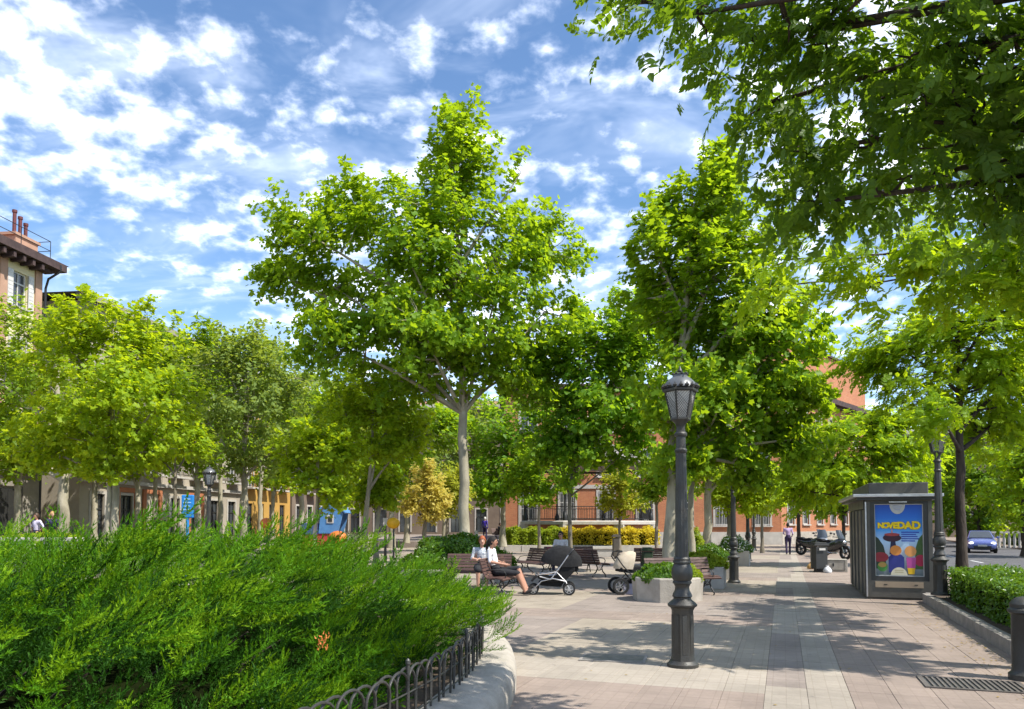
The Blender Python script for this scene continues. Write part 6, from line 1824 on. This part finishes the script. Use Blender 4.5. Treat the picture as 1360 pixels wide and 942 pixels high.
def person(label, loc, rz, J, cols, hair, group=None, female=False, longsleeve=False, skirt=False, bareleg=False, hairlong=0, vox=.025, scale=1.0, detail=False):
    """cols: skin, top, bottom, shoe. one continuous body grown from tapered limbs; hair is a child"""
    t = thing('person', label, 'person', loc, rz, group)
    t.scale = (scale,) * 3
    mb = MB(); bones = []
    def bone(a, ra, b, rb, reg):
        a = J[a] if isinstance(a, str) else a; b = J[b] if isinstance(b, str) else b
        capsule(mb, a, ra, b, rb); bones.append((Vector(a), Vector(b), ra, rb, reg))
    k = .92 if female else 1.0
    bone('pelvis', .135, 'waist', .115 * k, 'bottom'); bone('waist', .118 * k, 'chest', .140 * k, 'top')
    c = Vector(J['chest'])
    for s in 'LR':
        sh = Vector(J['sh' + s])
        bone(tuple(c + Vector((0, 0, .03))), .125 * k, tuple(sh * .55 + c * .45 + Vector((0, 0, .02))), .085 * k, 'top')
        bone(tuple(c + (sh - c) * .6), .09, tuple(sh), .060 * k, 'top')
        bone('sh' + s, .056 * k, 'el' + s, .044 * k, 'top')
        bone('el' + s, .042 * k, 'wr' + s, .030 * k, 'top' if longsleeve else 'skin')
        w = Vector(J['wr' + s]); d = (w - Vector(J['el' + s])).normalized()
        pm = w + d * .075
        bone(tuple(w), .028, tuple(pm), .033, 'skin')
        sd = d.cross(Vector((0, 1, .3))).normalized()
        fl = (.062, .075, .080, .072)
        for i in range(4):
            b0 = pm + sd * (-.027 + .018 * i)
            b1 = b0 + d * fl[i] * .55 + Vector((0, -.006, 0)); b2 = b1 + (d + Vector((0, -.35, -.15))).normalized() * fl[i] * .5
            bone(tuple(b0), .0095, tuple(b1), .0088, 'skin'); bone(tuple(b1), .0088, tuple(b2), .0078, 'skin')
        b0 = w + d * .02 - sd * .028; b1 = b0 + (d - sd * .8).normalized() * .045
        bone(tuple(b0), .012, tuple(b1), .010, 'skin'); bone(tuple(b1), .010, tuple(b1 + d * .03), .009, 'skin')
        bone('pelvis', .125, 'hi' + s, .098, 'bottom')
        bone('hi' + s, .098 if not skirt else .115, 'kn' + s, .062 if not skirt else .085, 'bottom')
        bone('kn' + s, .060, 'an' + s, .040, 'skin' if bareleg or skirt else 'bottom')
        if not (bareleg or skirt): bone('kn' + s, .066, 'an' + s, .052, 'bottom')
        an, to = Vector(J['an' + s]), Vector(J['to' + s])
        bone(tuple(an + Vector((0, .03, -.035))), .040, tuple(to), .032, 'shoe')
    bone('neck', .050 * k, tuple(Vector(J['neck']) * .5 + Vector(J['head']) * .5), .046 * k, 'skin')
    h = Vector(J['head'])
    mb.ell(h, (.074, .092, .112), 16, 12); bones.append((h, h, .09, .09, 'skin'))
    capsule(mb, h + Vector((0, -.03, -.05)), .052, h + Vector((0, -.045, -.075)), .040)   # jaw
    capsule(mb, h + Vector((0, -.088, .01)), .010, h + Vector((0, -.105, -.018)), .014)     # nose
    for sg in (-1, 1): mb.ell(h + Vector((sg * .076, .005, -.005)), (.010, .020, .030), 8, 6)  # ears
    src = link_mesh('body_source', mb.mesh('body_source', []) if False else mb.mesh('body_source', M['rubber']))
    md = src.modifiers.new('r', 'REMESH'); md.mode = 'VOXEL'; md.voxel_size = vox; md.use_smooth_shade = True
    sm = src.modifiers.new('s', 'SMOOTH'); sm.factor = .5; sm.iterations = 2 if vox > .012 else 3
    dg = bpy.context.evaluated_depsgraph_get()
    me = bpy.data.meshes.new_from_object(src.evaluated_get(dg)); me.name = 'body'
    bpy.data.objects.remove(src)
    regs = ['skin', 'top', 'bottom', 'shoe']
    me.materials.clear()
    for r_n in regs: me.materials.append(cols[r_n])
    nf = len(me.polygons)
    C = np.zeros(nf * 3); me.polygons.foreach_get('center', C); C = C.reshape(-1, 3)
    best = np.full(nf, 1e9); reg = np.zeros(nf, dtype=np.int32)
    for a, b, ra, rb, g_ in bones:
        A = np.array(a); D = np.array(b) - A; L2_ = float(D @ D)
        u = np.clip(((C - A) @ D) / L2_, 0, 1) if L2_ > 1e-9 else np.zeros(nf)
        dist = np.linalg.norm(C - (A + u[:, None] * D), axis=1) - (ra + (rb - ra) * u)
        m = dist < best; best[m] = dist[m]; reg[m] = regs.index(g_)
    # sleeves end above the elbow, shirts at the neckline
    me.polygons.foreach_set('material_index', reg); me.polygons.foreach_set('use_smooth', np.ones(nf, dtype=bool)); me.update()
    link_mesh('body', me, t)
    # hair: cap over crown, sides and back of the head
    hm_ = MB(); nu, nv = 18, 10
    for j in range(nv + 1):
        th = (math.pi * .70) * j / nv
        for q in range(nu):
            a = 2 * math.pi * q / nu
            front = max(0, -math.sin(a))
            th2 = th * (1 - .50 * front ** .7)
            rr = 1.09 + .03 * math.sin(5 * a + j) + (.10 if hair[1] == 'curly' else 0) * (1 + .4 * math.sin(7 * a + 3 * j))
            hm_.v.append((h.x + .078 * rr * math.sin(th2) * math.cos(a), h.y + .012 + .096 * rr * math.sin(th2) * math.sin(a), h.z + .006 + .116 * rr * math.cos(th2)))
    for j in range(nv):
        for q in range(nu):
            q2 = (q + 1) % nu; hm_.f.append((j * nu + q, (j + 1) * nu + q, (j + 1) * nu + q2, j * nu + q2)); hm_.mi.append(0)
    if hair[1] == 'pony': capsule(hm_, h + Vector((0, .10, .03)), .040, h + Vector((0, .15, -.10)), .038); capsule(hm_, h + Vector((0, .15, -.10)), .038, h + Vector((0, .13, -.28)), .018)
    if hair[1] == 'long':
        for x in (-.05, 0, .05): capsule(hm_, h + Vector((x, .075, .0)), .045, h + Vector((x * 1.3, .085, -.22)), .030)
    if hair[1] == 'cap': hm_.ext([(-.07, -.08), (.07, -.08), (.05, -.17), (-.05, -.17)], .055, .065, lambda a, b, d: (h.x + a, h.y + b, h.z + d))
    hm_.build('hat' if hair[1] == 'cap' else 'hair', hair[0], t, smooth=60)
    ey = MB()
    for sg in (-1, 1): ey.ell(h + Vector((sg * .030, -.084, .012)), (.013, .008, .008), 8, 6)
    ey.build('eyes', M['rubber'], t)
    mo = MB(); mo.ell(h + Vector((0, -.088, -.050)), (.024, .008, .007), 8, 6); mo.build('mouth', surf('lips', (.42, .13, .11), None, 5, .6) if 'lips' not in bpy.data.materials else bpy.data.materials['lips'], t)
    return t, h
def cloth(n, c, c2=None, sc=10): return surf('cloth_' + n, c, c2, sc, .9, bump=.3, bscale=90, obj=True)
skin = surf('skin', (.52, .30, .21), (.46, .25, .17), 6, .55)
skin2 = surf('skin_tan', (.40, .21, .14), (.34, .17, .11), 6, .55)
shoe = cloth('dark_shoe', (.03, .027, .025))
dkhair = surf('dark_hair', (.018, .013, .011), (.010, .008, .007), 30, .8)
brhair = surf('brown_hair', (.07, .038, .022), (.04, .024, .015), 30, .5)
rdhair = surf('red_hair', (.36, .095, .030), (.22, .055, .02), 24, .6, bump=.6, bscale=60)
blhair = surf('blond_hair', (.50, .30, .13), (.38, .22, .09), 24, .6)
grhair = surf('grey_hair', (.50, .48, .45), (.40, .38, .36), 24, .6)
patt = cloth('patterned', (.62, .64, .66), (.07, .10, .15), 26)
white = cloth('white', (.66, .66, .68), (.55, .55, .58)); dark = cloth('dark', (.022, .022, .026)); navy = cloth('navy', (.030, .032, .075))
J = sit_pose(.02, (.46, .43)); J['head'] = (.01, -.02, 1.195)
J['wrL'] = (-.03, -.20, .74); J['wrR'] = (.06, -.23, .70)
person('red-haired woman in a patterned blouse and dark skirt sitting with folded hands', (GX(640, 19.6).x, 19.62, 0), R(4), J, dict(skin=skin, top=patt, bottom=dark, shoe=shoe), (rdhair, 'curly'), female=True, skirt=True, vox=.014, scale=1.03)
# ponytail woman, facing right, leaning back, legs stretched and crossed
J = sit_pose(.10, (.47, .50)); J['anL'] = (.02, -.70, .13); J['anR'] = (-.02, -.66, .09); J['knL'] = (.06, -.47, .60); J['knR'] = (-.08, -.50, .50)
J['toL'] = (.02, -.82, .20); J['toR'] = (-.02, -.79, .11); J['elR'] = (-.25, .10, .76); J['wrR'] = (-.12, -.18, .70)
person('woman with dark ponytail and white top leaning back with her legs stretched out', (GX(660, 17.9).x, 17.95, .0), R(76), J, dict(skin=skin2, top=white, bottom=dark, shoe=shoe), (dkhair, 'pony'), female=True, bareleg=True, vox=.014, scale=1.05)
J = sit_pose(.04, (.45, .45))
pp, h = person('person in dark sunglasses and white top sitting behind the black stroller', (GX(744, 26.3).x, 26.25, 0), R(-20), J, dict(skin=skin, top=white, bottom=navy, shoe=shoe), (dkhair, 'short'), scale=1.08)
mb = MB()
for sg in (-1, 1): mb.ell(h + Vector((sg * .034, -.094, .012)), (.028, .010, .020), 10, 6)
mb.bar(h + Vector((-.02, -.10, .016)), h + Vector((.02, -.10, .016)), .006); mb.build('sunglasses', M['black_plastic'], pp)
t = thing('pink_bag', 'bright pink bag on the bench beside the person in sunglasses', 'bag', (GX(731, 25.9).x, 25.9, .44), .2)
MB().box((0, 0, .15), (.52, .20, .30), top=.85).build('pouch', cloth('pink', (.55, .04, .14)), t, bev=.03)
hd = MB(); hd.tube([(-.12, 0, .29), (-.10, 0, .42), (.10, 0, .42), (.12, 0, .29)], .012, 6); hd.build('handle', cloth('pink2', (.45, .03, .11)), t, smooth=60)
# child in stroller: bare legs
J = {k: v for k, v in sit_pose(.06, (.45, .45)).items()}
p = st.location
c_, _ = person('small child lying in the black stroller with bare legs showing', (p.x + .16, p.y - .0, .22), R(-94), J, dict(skin=skin, top=white, bottom=white, shoe=skin), (brhair, 'short'), bareleg=True, vox=.02, scale=.46)
# man walking away
J = stand_pose(.13, .06); J['wrL'] = (.14, -.20, 1.10); J['wrR'] = (-.22, -.16, 1.0)
person('man in lilac shirt and dark trousers walking away down the pavement', G(1047, 737), R(180) - PHI * .6, J, dict(skin=skin2, top=cloth('lilac', (.46, .33, .50)), bottom=cloth('dkpurple', (.045, .030, .075)), shoe=shoe), (dkhair, 'short'), longsleeve=True)
person('standing figure in a purple-blue coat and pale cap on the raised walk', GX(644, 57.5, .42), R(150), stand_pose(.03), dict(skin=skin, top=cloth('violet', (.055, .030, .33)), bottom=cloth('dknavy', (.025, .018, .07)), shoe=shoe), (surf('pale_cap', (.60, .58, .55), None, 6, .8), 'cap'), longsleeve=True, scale=1.02)
person('dark-clothed figure sitting on the far bench of the raised walk', (GX(664, 57).x, 57.1, .42), R(60), sit_pose(.0), dict(skin=skin2, top=dark, bottom=cloth('brown', (.10, .045, .03)), shoe=shoe), (dkhair, 'short'), longsleeve=True)
person('woman in a white vest top standing with hands on hips before the dark door', GX(49, 28.5, .42), R(-25), {**stand_pose(), 'elL': (.36, .04, 1.16), 'elR': (-.36, .04, 1.16), 'wrL': (.20, -.04, 1.0), 'wrR': (-.20, -.04, 1.0)}, dict(skin=skin2, top=cloth('vest', (.62, .58, .72)), bottom=navy, shoe=shoe), (brhair, 'short'), female=True, scale=.97)
person('blond woman in a dark top beside the woman in the white vest', GX(69, 28.2, .42), R(60), stand_pose(), dict(skin=skin, top=navy, bottom=dark, shoe=shoe), (blhair, 'long'), female=True, scale=1.0)
person('grey-haired figure in dark clothes standing under the pale tree bark near the arch', GX(213, 27.0, .42), R(60), stand_pose(), dict(skin=skin, top=dark, bottom=dark, shoe=shoe), (grhair, 'short'), longsleeve=True, scale=.96)
person('person in a pale pink top next to the grey-haired figure', GX(205, 26.2, .35), R(120), stand_pose(), dict(skin=skin2, top=cloth('palepink', (.58, .46, .46)), bottom=navy, shoe=shoe), (brhair, 'long'), female=True, scale=.90)
